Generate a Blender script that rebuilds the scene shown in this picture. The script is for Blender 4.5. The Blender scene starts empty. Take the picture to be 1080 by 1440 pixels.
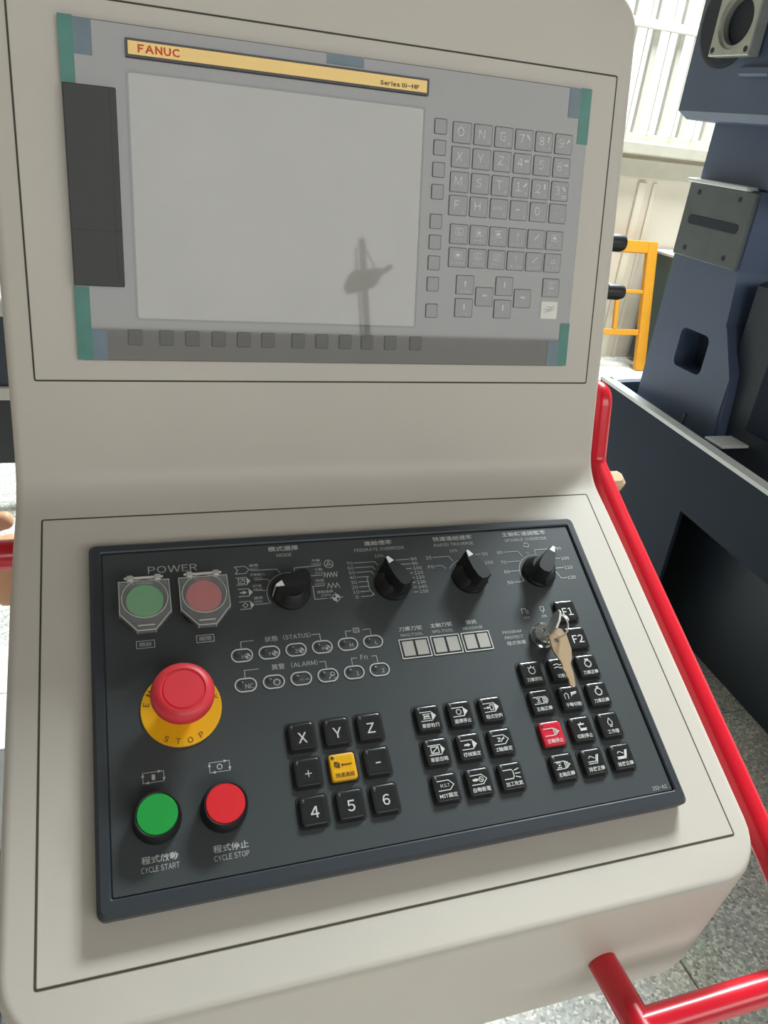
import bpy, bmesh, math, random
from mathutils import Matrix, Vector
random.seed(7)
S = bpy.context.scene
COL = S.collection
PI = math.pi
mm = 0.001

# ---------------------------------------------------------------- camera, world, lights, exposure
CAM_POS = Vector((-0.183294, -0.323193, 1.446888))
CAM_X = Vector((0.947243, -0.302283, 0.106568))
CAM_DOWN = Vector((-0.048459, -0.463700, -0.884667))
cx = CAM_X.normalized(); cz = (cx.cross(-CAM_DOWN)).normalized(); cy = cz.cross(cx)
cam_data = bpy.data.cameras.new('camera')
cam_data.sensor_fit = 'VERTICAL'; cam_data.sensor_height = 36.0
cam_data.lens = 1093.33 / 1440.0 * 36.0
cam_data.clip_start = 0.02; cam_data.clip_end = 200
cam = bpy.data.objects.new('camera', cam_data); COL.objects.link(cam)
mw = Matrix((cx, cy, cz)).transposed().to_4x4(); mw.translation = CAM_POS
cam.matrix_world = mw
S.camera = cam

world = bpy.data.worlds.new('overcast_sky'); S.world = world
world.use_nodes = True
wn = world.node_tree.nodes['Background']
wn.inputs[0].default_value = (0.93, 0.97, 1.0, 1); wn.inputs[1].default_value = 1.6

def area(name, loc, rot, sx, sy, power, color=(1, 1, 1)):
    l = bpy.data.lights.new(name, 'AREA'); l.shape = 'RECTANGLE'; l.size = sx; l.size_y = sy
    l.energy = power; l.color = color
    o = bpy.data.objects.new(name, l); COL.objects.link(o); o.location = loc; o.rotation_euler = rot
    return o
# roof skylight over the machine side, high windows behind the operator
area('skylight_daylight', (3.4, 3.6, 6.42), (0, 0, 0), 2.3, 1.75, 1060, (0.87, 0.97, 1.0))
area('rear_window_daylight', (3.6, -6.85, 4.125), (PI / 2, 0, 0), 10.0, 3.0, 150, (1.0, 0.985, 0.955))
S.view_settings.view_transform = 'Standard'; S.view_settings.look = 'None'
S.view_settings.gamma = 1.0; S.view_settings.exposure = 0.24; S.view_settings.use_curve_mapping = False

# ---------------------------------------------------------------- materials
def lin(c):
    return tuple(((v / 255) / 12.92 if v / 255 <= 0.04045 else ((v / 255 + 0.055) / 1.055) ** 2.4) for v in c)
MATS = {}
def mat(name, rgb, rough=0.5, metal=0.0, coat=0.0, noise=0.04, nscale=40, bump=0.0, bscale=400, spec=0.5):
    if name in MATS: return MATS[name]
    m = bpy.data.materials.new(name); m.use_nodes = True
    nt = m.node_tree; b = nt.nodes['Principled BSDF']
    col = lin(rgb)
    b.inputs['Roughness'].default_value = rough; b.inputs['Metallic'].default_value = metal
    b.inputs['Coat Weight'].default_value = coat; b.inputs['Coat Roughness'].default_value = 0.03
    b.inputs['Specular IOR Level'].default_value = spec
    tc = nt.nodes.new('ShaderNodeTexCoord')
    nz = nt.nodes.new('ShaderNodeTexNoise'); nz.inputs['Scale'].default_value = nscale; nz.inputs['Detail'].default_value = 4
    nt.links.new(tc.outputs['Object'], nz.inputs['Vector'])
    mx = nt.nodes.new('ShaderNodeMixRGB'); mx.blend_type = 'MIX'
    lo = tuple(max(0, v * (1 - 2 * noise)) for v in col); hi = tuple(min(1, v * (1 + 2 * noise)) for v in col)
    mx.inputs[1].default_value = (*lo, 1); mx.inputs[2].default_value = (*hi, 1)
    nt.links.new(nz.outputs['Fac'], mx.inputs[0]); nt.links.new(mx.outputs[0], b.inputs['Base Color'])
    if bump > 0:
        n2 = nt.nodes.new('ShaderNodeTexNoise'); n2.inputs['Scale'].default_value = bscale; n2.inputs['Detail'].default_value = 3
        nt.links.new(tc.outputs['Object'], n2.inputs['Vector'])
        bp = nt.nodes.new('ShaderNodeBump'); bp.inputs['Strength'].default_value = bump; bp.inputs['Distance'].default_value = 0.001
        nt.links.new(n2.outputs['Fac'], bp.inputs['Height']); nt.links.new(bp.outputs[0], b.inputs['Normal'])
    MATS[name] = m
    return m

def clear_mat(name, tint, gloss_ior=1.45, rough=0.03, base=0.0, haze=0.0):
    m = bpy.data.materials.new(name); m.use_nodes = True; nt = m.node_tree
    nt.nodes.clear()
    out = nt.nodes.new('ShaderNodeOutputMaterial'); mix = nt.nodes.new('ShaderNodeMixShader')
    tr = nt.nodes.new('ShaderNodeBsdfTransparent'); tr.inputs[0].default_value = (*tint, 1)
    gl = nt.nodes.new('ShaderNodeBsdfGlossy'); gl.inputs['Roughness'].default_value = rough
    fr = nt.nodes.new('ShaderNodeFresnel'); fr.inputs['IOR'].default_value = gloss_ior
    ad = nt.nodes.new('ShaderNodeMath'); ad.operation = 'ADD'; ad.inputs[1].default_value = base; ad.use_clamp = True
    nt.links.new(fr.outputs[0], ad.inputs[0]); nt.links.new(ad.outputs[0], mix.inputs[0])
    nt.links.new(tr.outputs[0], mix.inputs[1]); nt.links.new(gl.outputs[0], mix.inputs[2]); nt.links.new(mix.outputs[0], out.inputs[0])
    if haze > 0:
        df = nt.nodes.new('ShaderNodeBsdfDiffuse'); df.inputs[0].default_value = (0.8, 0.8, 0.78, 1)
        m2 = nt.nodes.new('ShaderNodeMixShader'); m2.inputs[0].default_value = haze
        nt.links.new(mix.outputs[0], m2.inputs[1]); nt.links.new(df.outputs[0], m2.inputs[2]); nt.links.new(m2.outputs[0], out.inputs[0])
    MATS[name] = m
    return m

HOUSE = mat('housing_paint', (204, 196, 184), 0.42, noise=0.025, nscale=9, bump=0.05, bscale=900)
SEAM = mat('seam_shadow_gap', (70, 64, 56), 0.8)
PANEL = mat('panel_film_charcoal', (67, 71, 72), 0.42, noise=0.03, bump=0.08, bscale=1800)
FRAME = mat('panel_frame_charcoal', (56, 60, 65), 0.38, noise=0.03, bump=0.06, bscale=1500)
PRINT = mat('print_white', (205, 205, 200), 0.6)
PRINTDIM = mat('print_grey', (196, 196, 192), 0.6)
KEYBLK = mat('key_black_gloss', (38, 38, 38), 0.24, noise=0.02, coat=0.3)
KEYEDGE = mat('key_socket', (32, 32, 33), 0.45)
KEYRED = mat('key_red', (205, 35, 55), 0.3, coat=0.3)
KEYYEL = mat('key_yellow', (240, 178, 20), 0.35)
INKDARK = mat('ink_dark', (70, 45, 12), 0.6)
LED = mat('led_smoked', (66, 62, 62), 0.3)
BLACKPL = mat('black_plastic', (26, 26, 27), 0.42, noise=0.03)
GREEN = mat('button_green', (36, 158, 66), 0.35, noise=0.02)
REDBTN = mat('button_red', (228, 44, 52), 0.35, noise=0.02)
ESTOP = mat('mushroom_red', (224, 56, 66), 0.42, noise=0.02)
YELLOW = mat('ring_yellow', (250, 186, 16), 0.45, noise=0.02)
WHITEPAINT = mat('pointer_white', (240, 240, 238), 0.5)
REDTUBE = mat('red_enamel', (222, 22, 44), 0.28, coat=0.4, noise=0.02)
CHROME = mat('chrome', (215, 215, 215), 0.16, metal=1.0, noise=0.01)
BRASS = mat('key_nickel_brass', (192, 166, 134), 0.45, metal=0.25)
STEEL = mat('steel_wire', (214, 212, 206), 0.3, metal=0.45)
BEZEL = mat('bezel_grey', (122, 119, 115), 0.5, noise=0.02, coat=1.0)
MDIKEY = mat('mdi_key_grey', (104, 102, 98), 0.5, noise=0.02, coat=1.0)
MDIPRINT = mat('mdi_print', (226, 226, 222), 0.6)
LCD = mat('screen_pale', (160, 156, 148), 0.5, noise=0.05, nscale=14, coat=1.0)
STRIPY = mat('strip_yellow', (246, 196, 48), 0.5, noise=0.02, coat=1.0)
STRIPF = mat('strip_frame', (84, 80, 84), 0.5)
INKRED = mat('ink_red', (222, 84, 34), 0.6)
INKBRN = mat('ink_brown', (78, 55, 22), 0.6)
COVER = mat('card_door_dark', (70, 70, 69), 0.6, noise=0.02)
TAPE = mat('teal_tape', (76, 136, 122), 0.4, noise=0.12, nscale=60)
TAPE_REFL = mat('blue_tape_and_reflection', (112, 130, 140), 0.4, noise=0.1, nscale=60)
WHITEKEY = mat('reset_white', (236, 234, 224), 0.5)
SEGPALE = mat('segment_pale', (178, 174, 166), 0.55, noise=0.02)
CLEAR = clear_mat('clear_plastic', (0.985, 0.985, 0.98), 1.3, 0.12, 0.02, 0.12)
WINGLASS = clear_mat('window_glass', (0.97, 0.98, 0.98), 1.45, 0.02)
NAVY = mat('machine_navy', (82, 95, 120), 0.45, noise=0.06, nscale=6, bump=0.25, bscale=120)
NAVYDK = mat('machine_dark_navy', (42, 51, 65), 0.75, noise=0.05, nscale=5, bump=0.1, bscale=200, spec=0.2)
PUTTY = mat('machined_putty', (92, 98, 100), 0.5, noise=0.12, nscale=10)
RIMGREY = mat('rim_bare_steel', (222, 224, 224), 0.35, metal=0.0, noise=0.06, nscale=12)
CASTGREY = mat('cast_flange', (176, 178, 170), 0.4, metal=0.5, noise=0.08)
BORE = mat('bore_dark', (26, 34, 48), 0.6)  # near-black tone paints the shade inside holes, bores and recesses
YELPAINT = mat('yellow_enamel', (192, 131, 26), 0.45, noise=0.06, nscale=12)
WALLP = mat('wall_plaster', (212, 203, 186), 0.8, noise=0.08, nscale=2.2, bump=0.1, bscale=40)
WALLIN = mat('hall_wall', (128, 125, 118), 0.85, noise=0.06, nscale=1.5)
SILL = mat('sill_concrete', (190, 184, 168), 0.8, noise=0.08, nscale=8)
WINFRAME = mat('window_frame_cream', (204, 200, 186), 0.5, noise=0.05, nscale=10)
CEIL = mat('ceiling_grey', (118, 118, 116), 0.9)
CABGREEN = mat('cabinet_dark_green', (62, 76, 74), 0.5)
PINKBAG = mat('bag_pale', (214, 200, 190), 0.7)
CARTON = mat('carton_white', (236, 236, 236), 0.8)
BENCHTOP = mat('bench_top', (186, 182, 174), 0.6)
BENCHDK = mat('bench_navy', (44, 52, 62), 0.5)
SKIN = mat('skin', (214, 164, 128), 0.5, noise=0.04, nscale=30)
TROUSER = mat('trouser_black', (24, 24, 28), 0.85)
SHIRT = mat('shirt_grey', (120, 124, 132), 0.85)
HAIR = mat('hair_black', (20, 18, 18), 0.5)
WOOD = mat('pale_wood', (206, 178, 142), 0.6, noise=0.08, nscale=30)

def terrazzo():
    m = bpy.data.materials.new('terrazzo'); m.use_nodes = True; nt = m.node_tree; b = nt.nodes['Principled BSDF']
    g = nt.nodes.new('ShaderNodeNewGeometry')
    v1 = nt.nodes.new('ShaderNodeTexVoronoi'); v1.inputs['Scale'].default_value = 175
    nt.links.new(g.outputs['Position'], v1.inputs['Vector'])
    sep = nt.nodes.new('ShaderNodeSeparateColor'); nt.links.new(v1.outputs['Color'], sep.inputs[0])
    r = nt.nodes.new('ShaderNodeValToRGB'); cr = r.color_ramp; cr.interpolation = 'CONSTANT'
    cols = [(0.0, (156, 155, 144)), (0.3, (168, 166, 154)), (0.5, (140, 142, 130)), (0.62, (182, 179, 166)), (0.8, (200, 195, 181)), (0.93, (122, 125, 115))]
    cr.elements[0].color = (*lin(cols[0][1]), 1); cr.elements[1].position = cols[1][0]; cr.elements[1].color = (*lin(cols[1][1]), 1)
    for p, c in cols[2:]:
        e = cr.elements.new(p); e.color = (*lin(c), 1)
    nt.links.new(sep.outputs[0], r.inputs[0])
    nz = nt.nodes.new('ShaderNodeTexNoise'); nz.inputs['Scale'].default_value = 5; nt.links.new(g.outputs['Position'], nz.inputs['Vector'])
    mx = nt.nodes.new('ShaderNodeMixRGB'); mx.blend_type = 'MULTIPLY'; mx.inputs[0].default_value = 0.35
    nt.links.new(r.outputs[0], mx.inputs[1]); nt.links.new(nz.outputs['Color'], mx.inputs[2])
    hs = nt.nodes.new('ShaderNodeHueSaturation'); hs.inputs['Saturation'].default_value = 0.55; hs.inputs['Value'].default_value = 2.0
    nt.links.new(mx.outputs[0], hs.inputs['Color'])
    nt.links.new(hs.outputs[0], b.inputs['Base Color']); b.inputs['Roughness'].default_value = 0.4
    MATS['terrazzo'] = m
    return m
TERR = terrazzo()

# ---------------------------------------------------------------- mesh helpers
class MB:
    def __init__(s): s.v = []; s.f = []; s.m = []; s.mats = []
    def mi(s, mt):
        if mt not in s.mats: s.mats.append(mt)
        return s.mats.index(mt)
    def add(s, vs, fs, mt=None, M=None):
        o = len(s.v); k = s.mi(mt) if mt is not None else 0
        for p in vs:
            p = Vector(p); s.v.append(tuple(M @ p if M is not None else p))
        for f in fs: s.f.append(tuple(i + o for i in f)); s.m.append(k)
        return s
    def loft(s, loops, mt=None, cap0=True, cap1=True, M=None, closed=True):
        n = len(loops[0]); vs = [p for l in loops for p in l]; fs = []
        for a in range(len(loops) - 1):
            for i in range(n if closed else n - 1):
                j = (i + 1) % n
                fs.append((a * n + i, a * n + j, (a + 1) * n + j, (a + 1) * n + i))
        if cap0: fs.append(tuple(reversed(range(n))))
        if cap1: fs.append(tuple((len(loops) - 1) * n + i for i in range(n)))
        return s.add(vs, fs, mt, M)
    def box(s, x0, x1, y0, y1, z0, z1, mt=None, M=None):
        vs = [(x0, y0, z0), (x1, y0, z0), (x1, y1, z0), (x0, y1, z0), (x0, y0, z1), (x1, y0, z1), (x1, y1, z1), (x0, y1, z1)]
        return s.add(vs, [(0, 3, 2, 1), (4, 5, 6, 7), (0, 1, 5, 4), (1, 2, 6, 5), (2, 3, 7, 6), (3, 0, 4, 7)], mt, M)
    def cbox(s, x0, x1, y0, y1, z0, z1, c, mt=None, M=None):     # box with chamfered edges
        L = lambda i, z: rr(x0 + i, x1 - i, y0 + i, y1 - i, c, z, 1)
        return s.loft([L(c, z0), L(0, z0 + c), L(0, z1 - c), L(c, z1)], mt, M=M)
    def lathe(s, prof, n=32, mt=None, M=None, cx=0, cy=0):
        loops = [[(cx + r * math.cos(2 * PI * i / n), cy + r * math.sin(2 * PI * i / n), z) for i in range(n)] for r, z in prof]
        return s.loft(loops, mt, True, True, M)
    def tube(s, pts, r, mt=None, n=14, M=None):
        P = [Vector(p) for p in pts]; T = []
        for i in range(len(P)):
            a = P[max(i - 1, 0)]; b = P[min(i + 1, len(P) - 1)]; T.append((b - a).normalized())
        ref = Vector((0, 0, 1)) if abs(T[0].z) < 0.9 else Vector((1, 0, 0))
        u = T[0].cross(ref).normalized(); loops = []
        for i in range(len(P)):
            u = (u - T[i] * u.dot(T[i])).normalized(); w = T[i].cross(u)
            loops.append([tuple(P[i] + (u * math.cos(2 * PI * k / n) + w * math.sin(2 * PI * k / n)) * r) for k in range(n)])
        return s.loft(loops, mt, True, True, M)
    def strokes(s, lines, w, z, mt=None):
        for ln in lines:
            for (ax, ay), (bx, by) in zip(ln[:-1], ln[1:]):
                d = Vector((bx - ax, by - ay))
                if d.length < 1e-7: continue
                d.normalize(); px, py = -d.y * w / 2, d.x * w / 2; ex, ey = d.x * w / 2, d.y * w / 2
                s.add([(ax - ex + px, ay - ey + py, z), (ax - ex - px, ay - ey - py, z), (bx + ex - px, by + ey - py, z), (bx + ex + px, by + ey + py, z)], [(0, 1, 2, 3)], mt)
        return s
    def poly(s, pts, z, mt=None):
        return s.add([(x, y, z) for x, y in pts], [tuple(range(len(pts)))], mt)
    def prism(s, pts, z0, z1, c=0.0, mt=None, M=None):
        if c <= 0: return s.loft([[(x, y, z0) for x, y in pts], [(x, y, z1) for x, y in pts]], mt, M=M)
        n = len(pts); q = []
        for i in range(n):
            a = Vector(pts[i - 1]); p = Vector(pts[i]); b = Vector(pts[(i + 1) % n])
            t = (b - a).normalized(); q.append((p.x - t.y * c, p.y + t.x * c))
        return s.loft([[(x, y, z0) for x, y in pts], [(x, y, z1 - c) for x, y in pts], [(x, y, z1) for x, y in q]], mt, M=M)
    def text(s, txt, x, y, z, h, mt=None, w=None, rot=0.0, bold=0.0):
        vs, fs, bb = glyphs(txt, bold)
        x0, x1, y0, y1 = bb
        sy = h / max(y1 - y0, 1e-6); sx = sy if w is None else w / max(x1 - x0, 1e-6)
        c, sn = math.cos(rot), math.sin(rot); out = []
        for (a, b) in vs:
            u = (a - (x0 + x1) / 2) * sx; v = (b - (y0 + y1) / 2) * sy
            out.append((x + u * c - v * sn, y + u * sn + v * c, z))
        return s.add(out, fs, mt)
    def build(s, name, mt=None, parent=None, loc=None, smooth=35, M=None):
        me = bpy.data.meshes.new(name); me.from_pydata(s.v, [], s.f)
        mats = s.mats if s.mats and s.mats != [None] else []
        if not mats or mats == [None]: mats = [mt]
        for k in mats: me.materials.append(k if k is not None else mt)
        if len(mats) > 1: me.polygons.foreach_set('material_index', s.m)
        me.update(); finish(me, smooth)
        return link(name, me, parent, loc, M)

def finish(me, smooth):
    bm = bmesh.new(); bm.from_mesh(me)
    ang = math.radians(smooth)
    for f in bm.faces: f.smooth = smooth > 0
    for e in bm.edges:
        if len(e.link_faces) == 2: e.smooth = e.calc_face_angle(0) < ang
    bm.to_mesh(me); bm.free()

def link(name, me, parent=None, loc=None, M=None):
    o = bpy.data.objects.new(name, me); COL.objects.link(o)
    if parent is not None: o.parent = parent
    if loc is not None: o.location = loc
    if M is not None: o.matrix_local = M
    return o
def share(name, src, parent, loc=None, rz=0.0):
    o = bpy.data.objects.new(name, src.data); COL.objects.link(o); o.parent = parent
    if loc is not None: o.location = loc
    o.rotation_euler = (0, 0, rz)
    return o
def thing(name, label, cat, M=None, group=None):
    o = bpy.data.objects.new(name, None); COL.objects.link(o); o.empty_display_size = 0.05
    if M is not None: o.matrix_world = M
    return tag(o, label, cat, group)
def tag(o, label, cat, group=None):
    o['label'] = label; o['category'] = cat
    if group: o['group'] = group
    return o
def struct(o, label=None, cat=None):
    o['kind'] = 'structure'
    if label: o['label'] = label
    if cat: o['category'] = cat
    return o
def rr(x0, x1, y0, y1, r, z, n=4):
    r = max(min(r, (x1 - x0) / 2, (y1 - y0) / 2), 1e-6); out = []
    for (cx_, cy_, a0) in ((x1 - r, y1 - r, 0), (x0 + r, y1 - r, PI / 2), (x0 + r, y0 + r, PI), (x1 - r, y0 + r, 1.5 * PI)):
        for k in range(n + 1):
            a = a0 + PI / 2 * k / n; out.append((cx_ + r * math.cos(a), cy_ + r * math.sin(a), z))
    return out
GL = {}
def glyphs(txt, bold=0.0):
    key = (txt, bold)
    if key in GL: return GL[key]
    if len(txt) > 0 and all(ord(ch) < 127 for ch in txt) :
        vs, fs, x = [], [], 0.0
        for ch in txt:
            if ch == ' ': x += 0.3; continue
            gv, gf, gb = glyphs(chr(ord(ch) + 0xFEE0), bold)
            o = len(vs); vs += [(a - gb[0] + x, b) for a, b in gv]; fs += [tuple(i + o for i in f) for f in gf]
            x += gb[1] - gb[0] + 0.11
        xs = [v[0] for v in vs]; ys = [v[1] for v in vs]
        GL[key] = (vs, fs, (min(xs), max(xs), min(ys), max(ys)))
        return GL[key]
    c = bpy.data.curves.new('glyph', 'FONT'); c.body = txt; c.size = 1.0; c.resolution_u = 2; c.fill_mode = 'FRONT'; c.offset = bold
    o = bpy.data.objects.new('glyph', c); COL.objects.link(o)
    dg = bpy.context.evaluated_depsgraph_get(); me = bpy.data.meshes.new_from_object(o.evaluated_get(dg))
    vs = [(v.co.x, v.co.y) for v in me.vertices]; fs = [tuple(p.vertices) for p in me.polygons]
    bpy.data.objects.remove(o); bpy.data.curves.remove(c); bpy.data.meshes.remove(me)
    if not vs: vs = [(0, 0), (1, 0), (1, 1)]; fs = []
    xs = [v[0] for v in vs]; ys = [v[1] for v in vs]
    GL[key] = (vs, fs, (min(xs), max(xs), min(ys), max(ys)))
    return GL[key]
def fillet(pts, r, n=8):
    P = [Vector(p) for p in pts]; out = [P[0]]
    for i in range(1, len(P) - 1):
        a = (P[i - 1] - P[i]); b = (P[i + 1] - P[i]); la, lb = a.length, b.length; a.normalize(); b.normalize()
        ang = a.angle(b); t = min(r / math.tan(ang / 2), la * 0.49, lb * 0.49)
        p0 = P[i] + a * t; p1 = P[i] + b * t
        for k in range(n + 1):
            q = k / n; out.append((1 - q) ** 2 * p0 + 2 * q * (1 - q) * P[i] + q * q * p1)
    out.append(P[-1]); return out
def circ(r, n, cx_=0, cy_=0, a0=0, a1=2 * PI):
    return [(cx_ + r * math.cos(a0 + (a1 - a0) * i / n), cy_ + r * math.sin(a0 + (a1 - a0) * i / n)) for i in range(n + 1)]

# ---------------------------------------------------------------- frames of the console faces
TILT = math.radians(28.0); BEND = 0.858033; YB = 0.318575; BASEZ = 1.0
FL = Matrix.Translation((0, 0, BASEZ)) @ Matrix.Rotation(TILT, 4, 'X')            # operator face: x, y up the slope, z out
FU = FL @ Matrix.Translation((0, YB, 0)) @ Matrix.Rotation(BEND, 4, 'X')           # display face: x, y up, z out

# ---------------------------------------------------------------- hall
fl = MB().box(-6, 9, -7, 4.8, -0.12, -0.012).build('floor', SEAM, smooth=0); struct(fl, 'speckled terrazzo floor of large slabs with thin joints', 'floor')
tile_src = None
TX0, TY0, TP = -3.165, -3.0, 1.0
for i in range(10):
    for j in range(8):
        if tile_src is None:
            tile_src = MB().cbox(0.002, TP - 0.002, 0.002, TP - 0.002, -0.012, 0.0, 0.0015).build('tile', TERR, fl, (TX0, TY0, 0), smooth=0); continue
        share('tile', tile_src, fl, (TX0 + i * TP, TY0 + j * TP, 0))
ot = MB().box(-6, TX0, -7, 4.8, -0.012, 0).box(TX0 + 10, 9, -7, 4.8, -0.012, 0).box(TX0, TX0 + 10, -7, TY0, -0.012, 0)
ot.build('outer_slab', TERR, fl, smooth=0)
YW = 4.6
W1X0, W1X1, W1Z0, W1Z1 = 1.6, 7.4, 1.46, 4.2
wb = MB().box(-6, W1X0, YW, YW + .2, 0, 6.6).box(W1X1, 9, YW, YW + .2, 0, 6.6).box(W1X0, W1X1, YW, YW + .2, 0, W1Z0).box(W1X0, W1X1, YW, YW + .2, W1Z1, 6.6)
wb = struct(wb.build('wall_back', WALLP, smooth=0), 'pale stained plaster wall below the barred window', 'wall')
k = 0
for x in (1.3, 2.2, 3.24, 4.1, 5.0):
    MB().cbox(x, x + .06, YW - .02, YW, 0, 1.22, .004).build('rib', WALLP, wb, smooth=0)
    MB().cbox(x + .12, x + .15, YW - .012, YW, 0, 1.22, .003).build('rib', WALLP, wb, smooth=0)
MB().cbox(1.2, 7.8, YW - .03, YW, 1.24, 1.36, .006).build('sill_board', SILL, wb, smooth=0)
MB().cbox(1.4, 7.6, YW - .09, YW + .02, 1.385, 1.46, .008).build('sill_ledge', SILL, wb, smooth=0)
w1 = bpy.data.objects.new('window_1', None); COL.objects.link(w1); struct(w1, 'tall barred window with cream frames, sky blown out white', 'window')
MB().box(W1X0, W1X1, YW + .02, YW + .10, W1Z0, W1Z0 + .05).box(W1X0, W1X1, YW + .02, YW + .10, W1Z1 - .05, W1Z1).box(W1X0, W1X0 + .05, YW + .02, YW + .1, W1Z0, W1Z1).box(W1X1 - .05, W1X1, YW + .02, YW + .1, W1Z0, W1Z1).build('window_frame', WINFRAME, w1, smooth=0)
for z in (2.115, 2.9, 3.5):
    MB().cbox(W1X0, W1X1, YW - .005, YW + .03, z - .025, z + .025, .004).build('crossbar', WINFRAME, w1, smooth=0)
x = 1.975
while x < 7.2:
    for dx, w_, y0, y1 in ((0.0, .006, .0, .012), (.095, .042, .03, .07), (.17, .006, .0, .012), (.285, .034, .03, .07)):
        MB().cbox(x + dx - w_ / 2, x + dx + w_ / 2, YW + y0, YW + y1, W1Z0 + .04, W1Z1 - .04, .002).build('mullion', WINFRAME, w1, smooth=0)
    x += .36
MB().box(W1X0, W1X1, YW + .05, YW + .056, W1Z0, W1Z1).build('pane', WINGLASS, w1, smooth=0)
struct(MB().box(-6.2, -6, -7, 4.8, 0, 6.6).build('wall_left', WALLIN, smooth=0), 'plain grey hall wall beyond the workbench', 'wall')
struct(MB().box(9, 9.2, -7, 4.8, 0, 6.6).build('wall_right', WALLIN, smooth=0), 'plain pale hall wall beyond the machine', 'wall')
wr = MB().box(-6, 9, -7.0, -6.8, 0, 2.6).box(-6, 9, -7, -6.8, 5.65, 6.6).box(-6, -1.45, -7, -6.8, 2.6, 5.65).box(8.65, 9, -7, -6.8, 2.6, 5.65)
struct(wr.build('wall_rear', WALLIN, smooth=0), 'hall wall behind the operator with a high window band', 'wall')
ce = MB().box(-6, 2.2, -7, 4.8, 6.4, 6.6).box(4.6, 9, -7, 4.8, 6.4, 6.6).box(2.2, 4.6, -7, 2.65, 6.4, 6.6).box(2.2, 4.6, 4.5, 4.8, 6.4, 6.6)
struct(ce.build('ceiling', CEIL, smooth=0), 'grey hall ceiling with a roof light', 'ceiling')

# ---------------------------------------------------------------- console housing
TL_ = 0.045 * math.tan(BEND / 2); RB = 0.045
S0 = YB - TL_; S1 = S0 + RB * BEND
def surf(s):
    if s <= S0: return Vector((0, s, 0)), Vector((0, 1, 0)), Vector((0, 0, 1))
    if s <= S1:
        t = (s - S0) / RB
    else: t = BEND
    tan = Vector((0, math.cos(t), math.sin(t))); nor = Vector((0, -math.sin(t), math.cos(t)))
    if s <= S1: return Vector((0, S0 + RB * math.sin(t), RB * (1 - math.cos(t)))), tan, nor
    v = TL_ + (s - S1)
    return Vector((0, YB + v * math.cos(BEND), v * math.sin(BEND))), tan, nor
VTOP = 0.425
SMIN, SMAX = -0.059, S1 + VTOP - TL_
DLOW = Vector((0, -0.371, -0.929)) * 0.122
DUP = Vector((0, math.sin(BEND), -math.cos(BEND))) * 0.12
def back_dir(s):
    q = min(max((s - 0.12) / 0.28, 0), 1); q = q * q * (3 - 2 * q)
    return DLOW * (1 - q) + DUP * q
HW = lambda s: 0.2655 - 0.003 * min(max((s - 0.25) / 0.1, 0), 1)
ER = 0.007; RC0, RC1 = 0.042, 0.034
rows = []
for k in range(9):
    a = PI / 2 * k / 8; r = RC0 - ER
    rows.append((SMIN + ER + r * (1 - math.cos(a)), HW(0) - ER - r + r * math.sin(a), (math.sin(a), -math.cos(a))))
ss = [0.03, 0.08, 0.13, 0.18, 0.23, 0.27, S0] + [S0 + (S1 - S0) * i / 10 for i in range(1, 11)] + [S1 + .03, S1 + .1, S1 + .18, S1 + .26, S1 + .32]
rows += [(s, HW(s) - ER, (1, 0)) for s in ss]
for k in range(9):
    a = PI / 2 * k / 8; r = RC1 - ER
    rows.append((SMAX - ER - r + r * math.sin(a), HW(SMAX) - ER - r + r * math.cos(a), (math.cos(a), math.sin(a))))
NC = 8
V = []; F = []
for s, w, o in rows:
    p, t, n = surf(s)
    for c in range(NC + 1): V.append((p.x + (-w + 2 * w * c / NC), p.y, p.z))
nr = len(rows); idx = lambda r, c: r * (NC + 1) + c
for r in range(nr - 1):
    for c in range(NC): F.append((idx(r, c), idx(r, c + 1), idx(r + 1, c + 1), idx(r + 1, c)))
bd = [(0, c, (0, -1)) for c in range(1, NC)] + [(r, NC, rows[r][2]) for r in range(nr)] + [(nr - 1, c, (0, 1)) for c in range(NC - 1, 0, -1)] + [(r, 0, (-rows[r][2][0], rows[r][2][1])) for r in range(nr - 1, -1, -1)]
rings = [[idx(r, c) for r, c, o in bd]]
for tdeg in (18, 36, 54, 72):
    t_ = math.radians(tdeg); ring = []
    for r, c, o in bd:
        s = rows[r][0]; p, tn, n = surf(s); P = Vector(V[idx(r, c)])
        P = P + (Vector((1, 0, 0)) * o[0] + tn * o[1]) * ER * math.sin(t_) - n * ER * (1 - math.cos(t_))
        ring.append(len(V)); V.append(tuple(P))
    rings.append(ring)
for q in (0.93, 1.0):
    ring = []
    for (r, c, o), i in zip(bd, rings[4]):
        P = Vector(V[i]) + back_dir(rows[r][0]) * q; x = P.x * (1 - 0.022 * q)
        if q == 1.0: x *= 0.985
        ring.append(len(V)); V.append((x, P.y, P.z))
    rings.append(ring)
nb = len(bd)
for a, b in zip(rings[:-1], rings[1:]):
    for i in range(nb):
        j = (i + 1) % nb; F.append((a[j], a[i], b[i], b[j]))
bmap = {(r, c): i for (r, c, o), i in zip(bd, rings[-1])}
off = {}
for r in range(nr):
    for c in range(NC + 1):
        if (r, c) in bmap: off[(r, c)] = bmap[(r, c)]
        else:
            P = Vector(V[idx(r, c)]) + back_dir(rows[r][0]); off[(r, c)] = len(V); V.append(tuple(P))
for r in range(nr - 1):
    for c in range(NC): F.append((off[(r, c)], off[(r + 1, c)], off[(r + 1, c + 1)], off[(r, c + 1)]))

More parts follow.
